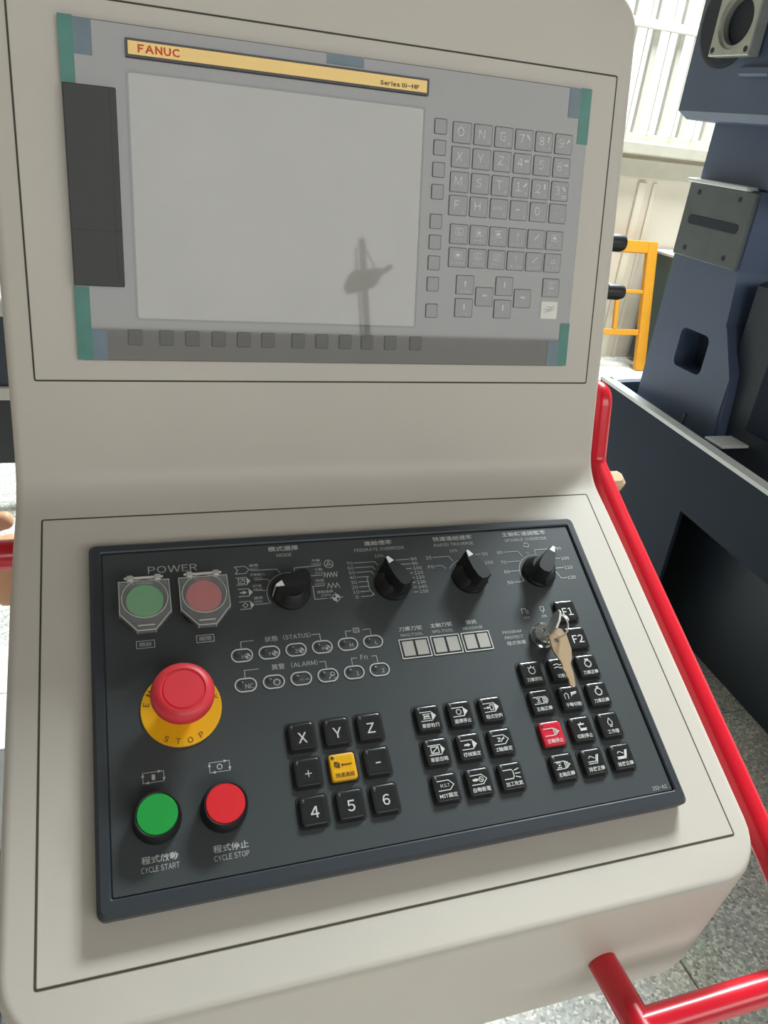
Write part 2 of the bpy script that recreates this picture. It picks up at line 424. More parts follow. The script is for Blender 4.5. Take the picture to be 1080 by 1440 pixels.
console = thing('control_console', 'pale grey sheet metal control console with red tubular guard rail', 'console', FL)
hm = MB(); hm.add(V, F)
bmh = hm.build('housing', HOUSE, console, smooth=50)
bm = bmesh.new(); bm.from_mesh(bmh.data); bmesh.ops.recalc_face_normals(bm, faces=bm.faces); bm.to_mesh(bmh.data); bm.free()
UPM = Matrix.Translation((0, YB, 0)) @ Matrix.Rotation(BEND, 4, 'X')
def plate(name, x0, x1, y0, y1, M):
    g = 0.0013
    MB().loft([rr(x0 - g, x1 + g, y0 - g, y1 + g, .002, -.002), rr(x0 - g, x1 + g, y0 - g, y1 + g, .002, .0002), rr(x0, x1, y0, y1, .001, .0002)], None, False, False).build('seam', SEAM, console, M=M, smooth=0)
    MB().loft([rr(x0, x1, y0, y1, .001, -.001), rr(x0, x1, y0, y1, .001, .0003), rr(x0 + .0004, x1 - .0004, y0 + .0004, y1 - .0004, .001, .0006)]).build(name, HOUSE, console, M=M, smooth=0)
plate('operator_plate', -.2434, .2457, -.0261, .2926, Matrix())
plate('display_plate', -.2426, .2446, .0902, .3558, UPM)

# red guard rail (console coordinates for the side run, floor-level directions converted through the tilt)
def w2l(p): return FL.inverted() @ Vector(p)
TR = 0.0112; GX = .2840
gu = lambda v, n: UPM @ Vector((GX, v, n))
path = [UPM @ Vector((.25, .078, -.06)), gu(.078, -.055), gu(.078, -.028), gu(0.004, -.028)] + [Vector((GX, .27, -.0165)), Vector((GX, -.045, -.0165)), w2l((GX + .006, -.091, .92)), w2l((GX - .012, -.091, .90)), w2l((.141, -.091, .90))]
rail = MB().tube(fillet(path, .02, 8), TR, n=18).build('guard_rail', REDTUBE, console, smooth=60)
MB().tube([w2l((.141, -.030, .90)), w2l((.141, -.112, .90))], TR, n=18).build('rail_stub', REDTUBE, console, smooth=60)
hp = fillet([(-.245, .30, 1.085), (-.95, .30, 1.085), (-.95, .30, 0.0)], .06, 8)
MB().tube([w2l(p) for p in hp], .0128, n=18).build('side_rail', REDTUBE, console, smooth=60)
# knobs and catch on the right flank
def flank_knob(v, n, l, r):
    M = UPM @ Matrix.Translation((.258, v, n)) @ Matrix.Rotation(PI / 2, 4, 'Y')
    return MB().lathe([(r * .55, 0), (r * .55, l * .45), (r, l * .5), (r * 1.03, l * .9), (r * .85, l)], 20).build('clamp_knob', BLACKPL, console, M=M)
flank_knob(.224, -.05, .047, .0085)
flank_knob(.177, -.05, .052, .0078)
MB().prism([(.258, .15), (.272, .15), (.284, .163), (.289, .185), (.258, .186)], -.062, -.040, .002, M=UPM).build('hinge_bracket', BLACKPL, console)
MB().cbox(.255, .336, .332, .352, -.060, -.040, .004).build('cable_clip', WOOD, console)
# pedestal below the housing
MB().cbox(-.07, .07, .17, .31, .03, .97, .006, M=FL.inverted()).build('pedestal', NAVYDK, console)
MB().cbox(-.2, .2, .05, .43, 0.0, .03, .006, M=FL.inverted()).build('base_plate', NAVYDK, console)

# ---------------------------------------------------------------- operator panel (all in millimetres of the panel face)
panel = thing('operator_panel', 'charcoal machine operator panel with push buttons, selector knobs and square keys', 'control panel', FL)
X0, X1, Y0, Y1 = -.210, .210, 0.0, .2598
ix0, ix1, iy0, iy1 = -.2015, .2015, .0105, .2515
ZF = .0122
MB().loft([rr(X0 + .002, X1 - .002, Y0 + .002, Y1 - .002, .004, .0006), rr(X0, X1, Y0, Y1, .005, .003), rr(X0, X1, Y0, Y1, .005, .0112), rr(X0 + .0025, X1 - .0025, Y0 + .0025, Y1 - .0025, .004, .0140),
           rr(ix0 - .001, ix1 + .001, iy0 - .001, iy1 + .001, .002, .0140), rr(ix0, ix1, iy0, iy1, .0015, .0130), rr(ix0, ix1, iy0, iy1, .0015, .0110)], None, True, True).build('frame', FRAME, panel, smooth=25)
MB().loft([rr(ix0 + .001, ix1 - .001, iy0 + .001, iy1 - .001, .001, .0105), rr(ix0 + .001, ix1 - .001, iy0 + .001, iy1 - .001, .001, ZF)]).build('face_plate', PANEL, panel, smooth=0)
ZL = ZF + .00025
def legend(name='printed_legend', m=PRINT, parent=panel, z=ZL):
    return MB()
def P(*pts): return [(x * mm, y * mm) for x, y in pts]

# --- printed titles
def title(zh, en, x, y, wz, we, hz=4.6, he=2.9, gap=6.2):
    b = MB(); b.text(zh, x * mm, y * mm, ZL, hz * mm, w=wz * mm, bold=.012); b.text(en, x * mm, (y - gap) * mm, ZL, he * mm, w=we * mm)
    b.build('printed_title', PRINTDIM, panel, smooth=0)
title('模式選擇', 'MODE', -62.8, 246.3, 24.5, 12)
title('進給倍率', 'FEEDRATE OVERRIDE', 17.8, 246.0, 24.5, 44)
title('快速進給速率', 'RAPID TRAVERSE', 85.8, 245.8, 37, 37)
title('主軸轉速調整率', 'SPINDLE OVERRIDE', 155.6, 245.8, 44, 42)
title('刀庫刀號', 'MAG.TOOL', 26.8, 165.2, 19.5, 18.5, 3.8, 2.4, 5.2)
title('主軸刀號', 'SPD.TOOL', 53.2, 165.6, 19, 18.5, 3.8, 2.4, 5.4)
title('資訊', 'MESSAGE', 79.6, 165.4, 9.5, 17.5, 3.8, 2.4, 5.2)
title('程式啟動', 'CYCLE START', -172.6, 29.0, 21.8, 22.8, 4.6, 3.4, 5.6)
title('程式停止', 'CYCLE STOP', -129.2, 28.2, 22.2, 22.0, 4.6, 3.4, 5.6)
b = MB(); b.text('POWER', -.150, .2346, ZL, 6.2 * mm, w=36.5 * mm); b.build('printed_title', PRINTDIM, panel, smooth=0)
b = MB(); b.text('PROGRAM', .1125, .1530, ZL, 2.6 * mm, w=17 * mm); b.text('PROTECT', .1128, .1482, ZL, 2.6 * mm, w=16.5 * mm); b.text('程式保護', .1133, .1432, ZL, 3.4 * mm, w=17 * mm); b.build('printed_title', PRINTDIM, panel, smooth=0)
b = MB(); b.text('252-A2', .1905, .0146, ZL, 2.7 * mm, w=12.5 * mm); b.build('printed_title', PRINT, panel, smooth=0)
for x, t in ((-173.2, '開啟'), (-131.3, '關閉')):
    b = MB(); b.text(t, x * mm, .1738, ZL, 3.2 * mm, w=8.5 * mm)
    b.strokes([P((x - 6.2, 171), (x + 6.2, 171), (x + 6.2, 176.6), (x - 6.2, 176.6), (x - 6.2, 171))], .45 * mm, ZL); b.build('boxed_caption', PRINTDIM, panel, smooth=0)
# lock symbols
b = MB(); b.strokes([P((127.5, 172.5), (131.5, 172.5)), P((127.6, 172.5), (127.6, 168.5)), P((131.4, 172.5), (131.4, 167.5)), P((133, 171), (133, 168))], .6 * mm, ZL)
b.text('OFF', .130, .1640, ZL, 2.3 * mm, w=6 * mm); b.text('ON', .1463, .1640, ZL, 2.3 * mm, w=4.6 * mm)
b.strokes([P((145, 169), (145, 172.8), (148.4, 172.8), (148.4, 169), (145, 169)), P((146.7, 169), (146.7, 167))], .6 * mm, ZL); b.build('lock_symbols', PRINTDIM, panel, smooth=0)
# cycle icons
def cycle_icon(x, y, stop):
    b = MB(); b.strokes([P((x - 6.6, y - 3), (x + 6.6, y - 3), (x + 6.6, y + 3.6), (x - 6.6, y + 3.6), (x - 6.6, y - 3))], .4 * mm, ZL)
    for ax, ay, dx, dy in ((x + 4, y + 3.6, 1, 0), (x + 6.6, y - 1.6, 0, -1), (x - 4, y - 3, -1, 0), (x - 6.6, y + 2, 0, 1)):
        b.poly(P((ax + dx * 1.4, ay + dy * 1.4), (ax - dx * 1.0 - dy * 1.0, ay - dy * 1.0 + dx * 1.0), (ax - dx * 1.0 + dy * 1.0, ay - dy * 1.0 - dx * 1.0)), ZL + .00005)
    if stop: b.strokes([circ(1.6 * mm, 14, x * mm, (y + .3) * mm)], .75 * mm, ZL)
    else: b.poly([(p[0], p[1]) for p in rr((x - 1.1) * mm, (x + 1.1) * mm, (y - 1.6) * mm, (y + 2.0) * mm, .6 * mm, 0)], ZL)
    b.build('cycle_symbol', PRINT, panel, smooth=0)
cycle_icon(-173.5, 78.8, False); cycle_icon(-130.9, 79.2, True)

# --- power buttons with hinged clear covers
def power_button(x, colm, nm):
    o = MB().lathe([(.0165, ZF), (.0165, ZF + .004), (.0152, ZF + .006), (.0150, ZF + .0145), (.0138, ZF + .0158), (.0130, ZF + .0152)], 36).build('power_button', BLACKPL, panel, (x, .2005, 0)); o['label'] = nm
    MB().lathe([(.0128, ZF + .012), (.0128, ZF + .0165), (.0122, ZF + .0172)], 36).build('button_cap', colm, o)
    out = [(-.0176, .0135), (-.0176, -.0125), (-.0062, -.0262), (.0062, -.0262), (.0176, -.0125), (.0176, .0135)]
    out = [(a, b_ - .0003) for a, b_ in out]
    inn = [(a * .93, b_ * .93) for a, b_ in out]
    c = MB(); z0, z1 = ZF + .0178, ZF + .0225
    c.loft([[(a, b_, z0) for a, b_ in out], [(a, b_, z1 - .001) for a, b_ in out], [(a * .97, b_ * .97, z1) for a, b_ in out]], None, False, True)
    c.loft([[(a, b_, z1 - .0016) for a, b_ in inn], [(a, b_, z0) for a, b_ in inn]], None, True, False)
    c.loft([[(a, b_, z0) for a, b_ in inn], [(a, b_, z0) for a, b_ in out]], None, False, False)
    c.build('clear_cover', CLEAR, o, smooth=0)
    e = MB()      # pale opaque beads: glints on the clear cover's edges put into colour
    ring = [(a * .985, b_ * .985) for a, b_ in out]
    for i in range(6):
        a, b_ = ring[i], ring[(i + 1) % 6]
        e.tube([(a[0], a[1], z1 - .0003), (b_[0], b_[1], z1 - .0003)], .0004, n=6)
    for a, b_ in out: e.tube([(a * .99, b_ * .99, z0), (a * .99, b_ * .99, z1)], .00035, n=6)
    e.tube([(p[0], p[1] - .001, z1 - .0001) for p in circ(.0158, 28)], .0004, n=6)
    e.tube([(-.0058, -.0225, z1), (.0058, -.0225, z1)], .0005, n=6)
    e.build('cover_edge_glint', mat('pale_glint_and_lug', (182, 180, 174), .25, noise=.02), o)
    h = MB(); h.tube([(-.0135, .0152, z1 + .0005), (.0135, .0152, z1 + .0005)], .0009, n=8); h.build('hinge_pin', STEEL, o)
    for sx in (-1, 1):
        MB().cbox(sx * .0095 - .0024, sx * .0095 + .0024, .0125, .0172, z1 - .003, z1 + .0019, .0008).build('hinge_lug', mat('pale_glint_and_lug', (182, 180, 174)), o)
power_button(-.1722, mat('lightened_green_cap', (96, 206, 118), .4, noise=.02), 'green power button under a clear hinged cover')  # cap colour lightened to make up for the shade under the lid
power_button(-.1306, mat('lightened_red_cap', (250, 106, 108), .4, noise=.02), 'red power button under a clear hinged cover')  # red lightened the same way against the lid's shade

# --- cycle start / stop buttons
def push_button(x, y, colm, nm):
    o = MB().lathe([(.0152, ZF), (.0152, ZF + .003), (.0146, ZF + .0045), (.0144, ZF + .0125), (.0134, ZF + .0140), (.0127, ZF + .0135)], 40).build('push_button', BLACKPL, panel, (x, y, 0)); o['label'] = nm
    MB().lathe([(.0125, ZF + .010), (.0125, ZF + .0135), (.0120, ZF + .0142), (.006, ZF + .0143)], 40).build('button_cap', colm, o)
push_button(-.1728, .0522, GREEN, 'green cycle start button'); push_button(-.1310, .0520, REDBTN, 'red cycle stop button')

# --- emergency stop
es = MB().lathe([(.0115, ZF), (.0115, ZF + .016), (.0150, ZF + .0195), (.0192, ZF + .0225), (.0208, ZF + .0260), (.0206, ZF + .0300), (.0190, ZF + .0335), (.0160, ZF + .0352), (.0145, ZF + .0355), (.0139, ZF + .0347), (.0132, ZF + .0347), (.0126, ZF + .0355), (.006, ZF + .0357)], 48).build('emergency_stop_button', ESTOP, panel, (-.1522, .1232, 0), smooth=40)
es['label'] = 'red mushroom emergency stop button on a yellow ring'
MB().lathe([(.0272, ZF), (.0272, ZF + .0012), (.0268, ZF + .0015)], 48).build('legend_ring', YELLOW, es)
for txt, mid, step, flip in (('STOP', -90, 19.5, 1), ('EMERGENCY', 90, -19.5, -1)):
    b = MB()
    for i, ch in enumerate(txt):
        a = math.radians(mid + (i - (len(txt) - 1) / 2) * step); r = .0236
        b.text(ch, r * math.cos(a), r * math.sin(a), ZF + .0017, 4.0 * mm, rot=a + (PI / 2 if flip == 1 else -PI / 2))
    b.build('ring_lettering', INKBRN, es, smooth=0)

# --- selector knobs
def knob(x, y, ang, nm):
    o = MB().lathe([(.0150, ZF), (.0150, ZF + .003), (.0138, ZF + .0045), (.0118, ZF + .010), (.0095, ZF + .012)], 36).build('selector_knob', BLACKPL, panel, (x, y, 0)); o.rotation_euler = (0, 0, ang); o['label'] = nm
    half = [(.0160, .0), (.0152, .0022), (.0100, .0042), (.0, .0064), (-.0085, .0068), (-.0125, .0052), (-.0140, .0)]
    low = half + [(a, -b_) for a, b_ in reversed(half[1:-1])]
    def L(sc, sy, z, dx=0): return [(a * sc + dx, b_ * sy, z) for a, b_ in low]
    MB().loft([L(1.0, 1.9, ZF + .004), L(1.0, 1.5, ZF + .008), L(1.0, 1.08, ZF + .013), L(1.0, 1.0, ZF + .021), L(.95, .88, ZF + .0228)], None).build('grip', BLACKPL, o, smooth=45)
    p = MB(); p.poly([(.0152, .0011), (.0152, -.0011), (.0096, -.0026), (.0096, .0026)][::-1], ZF + .0230)
    p.add([(.0159, .0007, ZF + .0215), (.0159, -.0007, ZF + .0215), (.0163, -.0007, ZF + .006), (.0163, .0007, ZF + .006)], [(0, 1, 2, 3)])
    p.add([(.0152, .0008, ZF + .0230), (.0152, -.0008, ZF + .0230), (.0159, -.0007, ZF + .0215), (.0159, .0007, ZF + .0215)], [(0, 1, 2, 3)])
    p.build('pointer_mark', WHITEPAINT, o, smooth=0)
KY = .2055
knob(-.0632, KY, math.radians(198), 'black mode selector knob'); knob(.0212, KY, math.radians(118), 'black feedrate selector knob')
knob(.0900, KY, math.radians(112), 'black rapid traverse selector knob'); knob(.1560, KY, math.radians(52), 'black spindle selector knob')

# mode legend
b = MB(); W = .55 * mm; kx = -63.2; ky = 205.5
b.strokes([circ(18.2 * mm, 24, kx * mm, ky * mm, math.radians(70), math.radians(205))], W, ZL)
b.strokes([P((-91, 228), (-70.5, 227.6), (-68, 223)), P((-89, 219.3), (-80, 219.3), (-77, 217)), P((-90, 210), (-82, 209.4)), P((-91, 198), (-81.5, 198)),
           P((-57.5, 222.5), (-56.5, 227.6), (-35, 228)), P((-46, 219.2), (-35, 219.2)), P((-35, 209.5), (-44.5, 209.5), (-44.8, 198), (-35, 198))], W, ZL)
b.build('mode_scale', PRINTDIM, panel, smooth=0)
for (x, y), t1, t2 in zip(((-88.5, 232.5), (-86.5, 224.0), (-88, 214.0), (-88.6, 203.5)), ('編輯', '手動輸入', '記憶', '連線'), ('EDIT', 'MDI', 'MEM', 'DNC')):
    b = MB(); b.text(t1, x * mm, y * mm, ZL, 2.5 * mm, w=(7 if len(t1) == 2 else 12) * mm); b.text(t2, x * mm, (y - 3.2) * mm, ZL, 1.7 * mm, w=6.5 * mm); b.build('mode_caption', PRINTDIM, panel, smooth=0)
for (x, y), t1, t2 in zip(((-38, 233), (-37.5, 224.5), (-38, 214.5), (-35.5, 204)), ('手輪', '寸動', '快速', '原點復歸'), ('HANDLE', 'JOG', 'RAPID', 'ZRN')):
    b = MB(); b.text(t1, x * mm, y * mm, ZL, 2.5 * mm, w=(7 if len(t1) == 2 else 13) * mm); b.text(t2, x * mm, (y - 3.2) * mm, ZL, 1.7 * mm, w=8 * mm); b.build('mode_caption', PRINTDIM, panel, smooth=0)
def tag_icon(b, x, y, kind, w=11, h=6.4, lw=.5):
    b.strokes([P((x - w / 2, y + h / 2), (x + w * .22, y + h / 2)), P((x - w / 2, y - h / 2), (x + w * .22, y - h / 2))], lw * mm, ZL)
    if kind != 'open': b.poly(P((x + w * .22, y - h / 2), (x + w / 2, y), (x + w * .22, y + h / 2)), ZL + .00004)
    else: b.strokes([P((x + w * .22, y + h / 2), (x + w / 2, y), (x + w * .22, y - h / 2)), P((x - w / 2, y + h / 2), (x - w * .3, y), (x - w / 2, y - h / 2))], lw * mm, ZL)
    if kind == 'box': b.strokes([P((x - 4, y - 2), (x + .8, y - 2), (x + .8, y + 2), (x - 4, y + 2), (x - 4, y - 2)), P((x - 3, y - .8), (x, y + 1))], lw * mm, ZL)
    if kind == 'arrow':
        b.strokes([P((x - 4, y), (x, y))], .9 * mm, ZL); b.poly(P((x - 2, y - 1.5), (x + 1, y), (x - 2, y + 1.5)), ZL + .00004)
    if kind == 'dia': b.strokes([P((x - 3.5, y), (x - 1.5, y + 2), (x + .5, y), (x - 1.5, y - 2), (x - 3.5, y))], lw * mm, ZL)
SYM = lambda b: b.build('mode_symbol', PRINT, panel, smooth=0)
for x, y, kd in ((-98, 229, 'open'), (-98, 219, 'box'), (-97.5, 209, 'arrow'), (-97.6, 198, 'dia')):
    b = MB(); tag_icon(b, x, y, kd); SYM(b)
b = MB()
b.strokes([circ(3.6 * mm, 18, -.028, .229), circ(1.2 * mm, 10, -.028, .229)] + [P((-28 + 1.2 * math.cos(a), 229 + 1.2 * math.sin(a)), (-28 + 3.6 * math.cos(a), 229 + 3.6 * math.sin(a))) for a in (PI / 2, PI * 7 / 6, PI * 11 / 6)], .55 * mm, ZL)
SYM(b); b = MB()
b.strokes([P(*[(-34 + i * 1.3, 219 + (2.2 if i % 2 else -2.2)) for i in range(10)])], .5 * mm, ZL); SYM(b); b = MB()
b.strokes([P(*[(-33 + i * 1.7, 209 + (2.2 if i % 2 else -2.2)) for i in range(7)])], .5 * mm, ZL)
SYM(b); b = MB()
b.strokes([circ(3.0 * mm, 18, -.0275, .198), P((-33, 198), (-22, 198)), P((-27.5, 193.8), (-27.5, 202.2))], .5 * mm, ZL)
b.poly([(-.0275, .198)] + circ(2.8 * mm, 6, -.0275, .198, 0, PI / 2), ZL); b.poly([(-.0275, .198)] + circ(2.8 * mm, 6, -.0275, .198, PI, 1.5 * PI), ZL)
SYM(b)
# feedrate legend
b = MB(); L_ = []
for i, t in enumerate(('70', '60', '50', '40', '30', '20', '10', '0')):
    y = 228 - i * 4.45; b.text(t, -10.5 * mm, y * mm, ZL, 3.0 * mm, w=(5.2 if len(t) == 2 else 2.4) * mm)
    e = (13, 10, 8, 3, 1.5, 1, 1, 4)[i]; L_.append(P((-6.6, y), (e - 2, y), (e, y - (3.5, 3, 3, .5, 0, 0, 0, -2)[i])))
for i, t in enumerate(('80', '90', '100', '110', '120', '130', '140', '150')):
    y = 228 - i * 4.45; b.text(t, (45.5 if i < 2 else 46.8) * mm, y * mm, ZL, 3.0 * mm, w=(5.2 if len(t) == 2 else 7.4) * mm, bold=.008)
    e = (19, 27, 31, 36, 38, 39, 39, 38)[i]; L_.append(P((41.5, y), (e, y)))
L_.append(P((19, 228), (18.4, 223.5))); L_.append(P((1.4, 214), (1.2, 203), (4, 197.5))); L_.append(circ(17.2 * mm, 8, .0212, KY, math.radians(100), math.radians(122)))
b.strokes(L_, W, ZL); b.text('10%', 16 * mm, 233.2 * mm, ZL, 2.9 * mm, w=7.6 * mm); b.build('feedrate_scale', PRINTDIM, panel, smooth=0)
# rapid legend
b = MB()
for t, x, y, w in (('25', 59, 228, 5.4), ('F0', 59, 219, 5.4), ('50', 111.5, 227.8, 5.4), ('100', 112.5, 219, 8)): b.text(t, x * mm, y * mm, ZL, 3.1 * mm, w=w * mm, bold=.008)
b.text('10%', 83.5 * mm, 233.2 * mm, ZL, 2.9 * mm, w=7.6 * mm)
b.strokes([P((63, 228), (77.5, 228), (80, 223)), P((63, 219.5), (69, 219.5), (71.5, 216.5)), P((93.5, 224), (94.5, 227.6), (107.5, 228)), P((102, 219), (107, 219)), circ(18.2 * mm, 8, .09, KY, math.radians(95), math.radians(145))], W, ZL)
b.build('rapid_scale', PRINTDIM, panel, smooth=0)
# spindle legend
b = MB()
for t, x, y in (('80', 126, 228), ('70', 126.4, 218), ('60', 126.4, 208.6), ('50', 126.2, 198), ('90', 184.5, 228), ('100', 187.2, 217.5), ('110', 187, 208), ('120', 186.4, 198)): b.text(t, x * mm, y * mm, ZL, 3.1 * mm, w=(5.4 if len(t) == 2 else 8) * mm, bold=.008)
b.strokes([P((130, 228), (143.5, 228.2), (146, 223)), P((130, 218.2), (142, 218.2)), P((130, 208.8), (138, 208.8)), P((130, 198), (138, 198), (139.5, 201)), P((160, 223), (160, 228.2), (180.5, 228.2)), P((171, 218), (182, 218)), P((174, 208.2), (182, 208.2)), P((173, 205), (176, 198), (181.5, 198)), circ(17.6 * mm, 22, .156, KY, math.radians(68), math.radians(205))], W, ZL)
b.strokes([circ(2.2 * mm, 10, .154, .2338, -PI / 2, PI * .8), P((151, 233), (154, 231.5))], .8 * mm, ZL); b.text('%', .1525, .2255, ZL, 2.6 * mm)
b.build('spindle_scale', PRINTDIM, panel, smooth=0)

# --- indicator lamps
def indicator(x, y, draw):
    w, h = 8.0 * mm, 5.3 * mm
    o = MB().loft([rr(-w, w, -h, h, h, ZF - .0004, 8), rr(-w, w, -h, h, h, ZF + .0006, 8), rr(-w + .0009, w - .0009, -h + .0009, h - .0009, h, ZF + .0006, 8), rr(-w + .0009, w - .0009, -h + .0009, h - .0009, h, ZF + .0001, 8)], None, False, False).build('indicator_lamp', PRINT, panel, (x * mm, y * mm, 0), smooth=0)
    MB().lathe([(.0021, ZF - .0003), (.0021, ZF + .0003), (.0014, ZF + .0006)], 16, cx=-.0032, cy=.0012).build('lens', LED, o)
    b = MB(); draw(b); b.build('caption', PRINTDIM, o, smooth=0)
def axis_home(t):
    def d(b):
        b.text(t, .2 * mm, -1.2 * mm, ZL, 2.6 * mm, w=2.0 * mm)
        b.strokes([circ(1.9 * mm, 14, 4 * mm, -.9 * mm), P((1.8, -.9), (6.4, -.9)), P((4, -3.2), (4, 1.4))], .4 * mm, ZL)
        b.poly([(.004, -.0009)] + circ(1.8 * mm, 5, .004, -.0009, 0, PI / 2), ZL); b.poly([(.004, -.0009)] + circ(1.8 * mm, 5, .004, -.0009, PI, 1.5 * PI), ZL)
    return d
def cap(t, h=3.2, w=None): return lambda b: b.text(t, 2.6 * mm, -1.0 * mm, ZL, h * mm, w=(w * mm if w else None))
for i, t in enumerate('XYZ4'): indicator(-106.6 + 20.13 * i, 157.4, axis_home(t))
indicator(-26.0, 157.4, cap('H')); indicator(-5.9, 157.4, cap('L'))
def gear(b): b.strokes([circ(2.2 * mm, 12, 2.2 * mm, -.6 * mm)], .9 * mm, ZL)
def lub(b): b.strokes([P((.6, -2.6), (3.0, .2)), circ(1.5 * mm, 10, 3.6 * mm, .8 * mm), P((4.5, -2.6), (6, -2.6))], .6 * mm, ZL)
for i, dr in enumerate((cap('NC', 3.6, 6.0), gear, cap('ATC/MAG', 1.7, 7.5), lub)): indicator(-106.6 + 20.2 * i, 134.4, dr)
indicator(-25.8, 134.3, cap('1')); indicator(-5.8, 134.2, cap('2'))
b = MB(); y = 168.3
b.text('狀態', -83.5 * mm, y * mm, ZL, 4.4 * mm, w=9.6 * mm); b.text('(STATUS)', -64.0 * mm, y * mm, ZL, 4.4 * mm, w=21 * mm)
b.strokes([P((-106.4, 163.3), (-106.4, y), (-97, y)), P((-52.5, y), (-46.4, y), (-46.4, 163.3))], .5 * mm, ZL)
b.strokes([P((-26, 163.3), (-26, y), (-21.5, y)), P((-11.5, y), (-6.2, y), (-6.2, 163.3)), P((-19.5, y - 1.8), (-15, y - 1.8), (-15, y + 1.8), (-19.5, y + 1.8), (-19.5, y - 1.8))], .5 * mm, ZL)
b.text('40', -17.2 * mm, y * mm, ZL, 2.2 * mm)
y = 145.6
b.text('異警', -81.6 * mm, y * mm, ZL, 4.4 * mm, w=9.6 * mm); b.text('(ALARM)', -62.0 * mm, y * mm, ZL, 4.4 * mm, w=20 * mm)
b.strokes([P((-106.4, 140.3), (-106.4, y), (-96, y)), P((-50.5, y), (-46.0, y), (-46.0, 140.3))], .5 * mm, ZL)
b.strokes([P((-25.8, 140.3), (-25.8, y), (-21.5, y)), P((-9.6, y), (-5.8, y), (-5.8, 140.3))], .5 * mm, ZL); b.text('Fn', -15.8 * mm, y * mm, ZL, 4.0 * mm, w=5.4 * mm)
b.build('indicator_titles', PRINTDIM, panel, smooth=0)

# --- numeric display windows
for x0, x1 in ((14.4, 39.2), (40.8, 65.7), (67.3, 92.2)):
    o = MB().loft([rr(x0 * mm, x1 * mm, .1400, .1566, .0004, ZF - .0004, 1), rr(x0 * mm, x1 * mm, .1400, .1566, .0004, ZF + .0006, 1), rr((x0 + .8) * mm, (x1 - .8) * mm, .1408, .1558, .0003, ZF + .0006, 1), rr((x0 + .8) * mm, (x1 - .8) * mm, .1408, .1558, .0003, ZF + .0001, 1)], None, False, False).build('display_window', PRINT, panel, smooth=0)
    MB().box((x0 + .8) * mm, (x1 - .8) * mm, .1408, .1558, ZF - .0005, ZF + .0002).build('backing', BLACKPL, o, smooth=0)
    for a, c in ((x0 + 2.2, x0 + 11.6), (x0 + 13.3, x1 - 2.0)):
        MB().cbox(a * mm, c * mm, .1422, .1546, ZF, ZF + .0007, .0002).build('pane', SEGPALE, o, smooth=0)

# --- square keys
KS = .0093
def key_mesh(nm, m):
    b = MB()
    b.loft([rr(-KS - .0016, KS + .0016, -KS - .0016, KS + .0016, .0028, ZF - .0002), rr(-KS - .0016, KS + .0016, -KS - .0016, KS + .0016, .0028, ZF + .0005), rr(-KS - .0004, KS + .0004, -KS - .0004, KS + .0004, .0022, ZF + .0005)], KEYEDGE, True, True)
    b.loft([rr(-KS, KS, -KS, KS, .0022, ZF), rr(-KS, KS, -KS, KS, .0022, ZF + .0024), rr(-KS + .0005, KS - .0005, -KS + .0005, KS - .0005, .0020, ZF + .0034), rr(-KS + .0014, KS - .0014, -KS + .0014, KS - .0014, .0018, ZF + .0038), rr(-KS + .0030, KS - .0030, -KS + .0030, KS - .0030, .0016, ZF + .0036)], m, True, True)
    o = b.build(nm, None, panel, smooth=30); return o
proto = {}
ledp = MB().lathe([(.0012, ZF + .0032), (.0012, ZF + .0040), (.0007, ZF + .0043)], 12)
led_src = None
ZK = ZF + .0040
def key(x, y, draw, kind='b'):
    global led_src
    m = {'b': KEYBLK, 'r': KEYRED, 'y': KEYYEL}[kind]
    if kind not in proto: o = proto[kind] = key_mesh('key', m); o.location = (x * mm, y * mm, 0)
    else: o = share('key', proto[kind], panel, (x * mm, y * mm, 0))
    if kind == 'r': o['label'] = 'red key with a spindle symbol'
    if kind == 'y': o['label'] = 'yellow key'
    if led_src is None: led_src = ledp.build('led', LED, o, (-.0066, .0066, 0))
    else: share('led', led_src, o, (-.0066, .0066, 0))
    b = MB(); draw(b); b.build('key_legend', INKDARK if kind == 'y' else PRINT, o, smooth=0)
def big(t, w=None, h=7.4): return lambda b: b.text(t, .3 * mm, -1.2 * mm, ZK, h * mm, w=(w * mm if w else None), bold=.012)
def zh(b, t, y=-5.6): b.text(t, .4 * mm, y * mm, ZK, 3.3 * mm, w=(13.6 if len(t) > 3 else 10) * mm, bold=.008)
def icon(t, strokes=(), polys=(), lw=.6, txt=None):
    def d(b):
        b.strokes([P(*s) if not isinstance(s, list) else s for s in strokes], lw * mm, ZK)
        for p in polys: b.poly(P(*p) if not isinstance(p, list) else p, ZK + .00004)
        if txt: b.text(txt[0], txt[1] * mm, txt[2] * mm, ZK, txt[3] * mm, w=txt[4] * mm)
        zh(b, t)
    return d
XL = (-73.5, -48.4, -23.6); XM = (21.6, 47.2, 73.0); XR = (116.0, 141.8, 167.2); YR = (91.0, 66.0, 40.6)
for x, t in zip(XL, 'XYZ'): key(x, YR[0], big(t))
key(XL[0], YR[1], big('+', 4.6, 4.6)); key(XL[2], YR[1], big('-', 3.6, .9))
key(XL[1], YR[1], icon('快速進給', [circ(1.6 * mm, 10, -.0042, .0016), ((-5.8, 3.6), (-2.6, -.4)), ((-.5, 1.2), (6, 1.2))], [((-1, .3), (1.2, 1.2), (-1, 2.1))], .7), 'y')
for x, t in zip(XL, '456'): key(x, YR[2], big(t))
tagL = [((-6, 4.6), (2.6, 4.6)), ((-6, -2), (2.6, -2))]
tip = ((2.6, -2.2), (6.2, 1.3), (2.6, 4.8)); tipo = ((2.6, 4.6), (6, 1.3), (2.6, -2))
key(XM[0], YR[0], icon('單節執行', tagL + [((-4, 3), (1.4, 3)), ((-4, -.4), (1.4, -.4)), ((-3.4, 3), (-3.4, -.4))], [tip, ((-3, .6), (1, .6), (1, 2), (-3, 2))]))
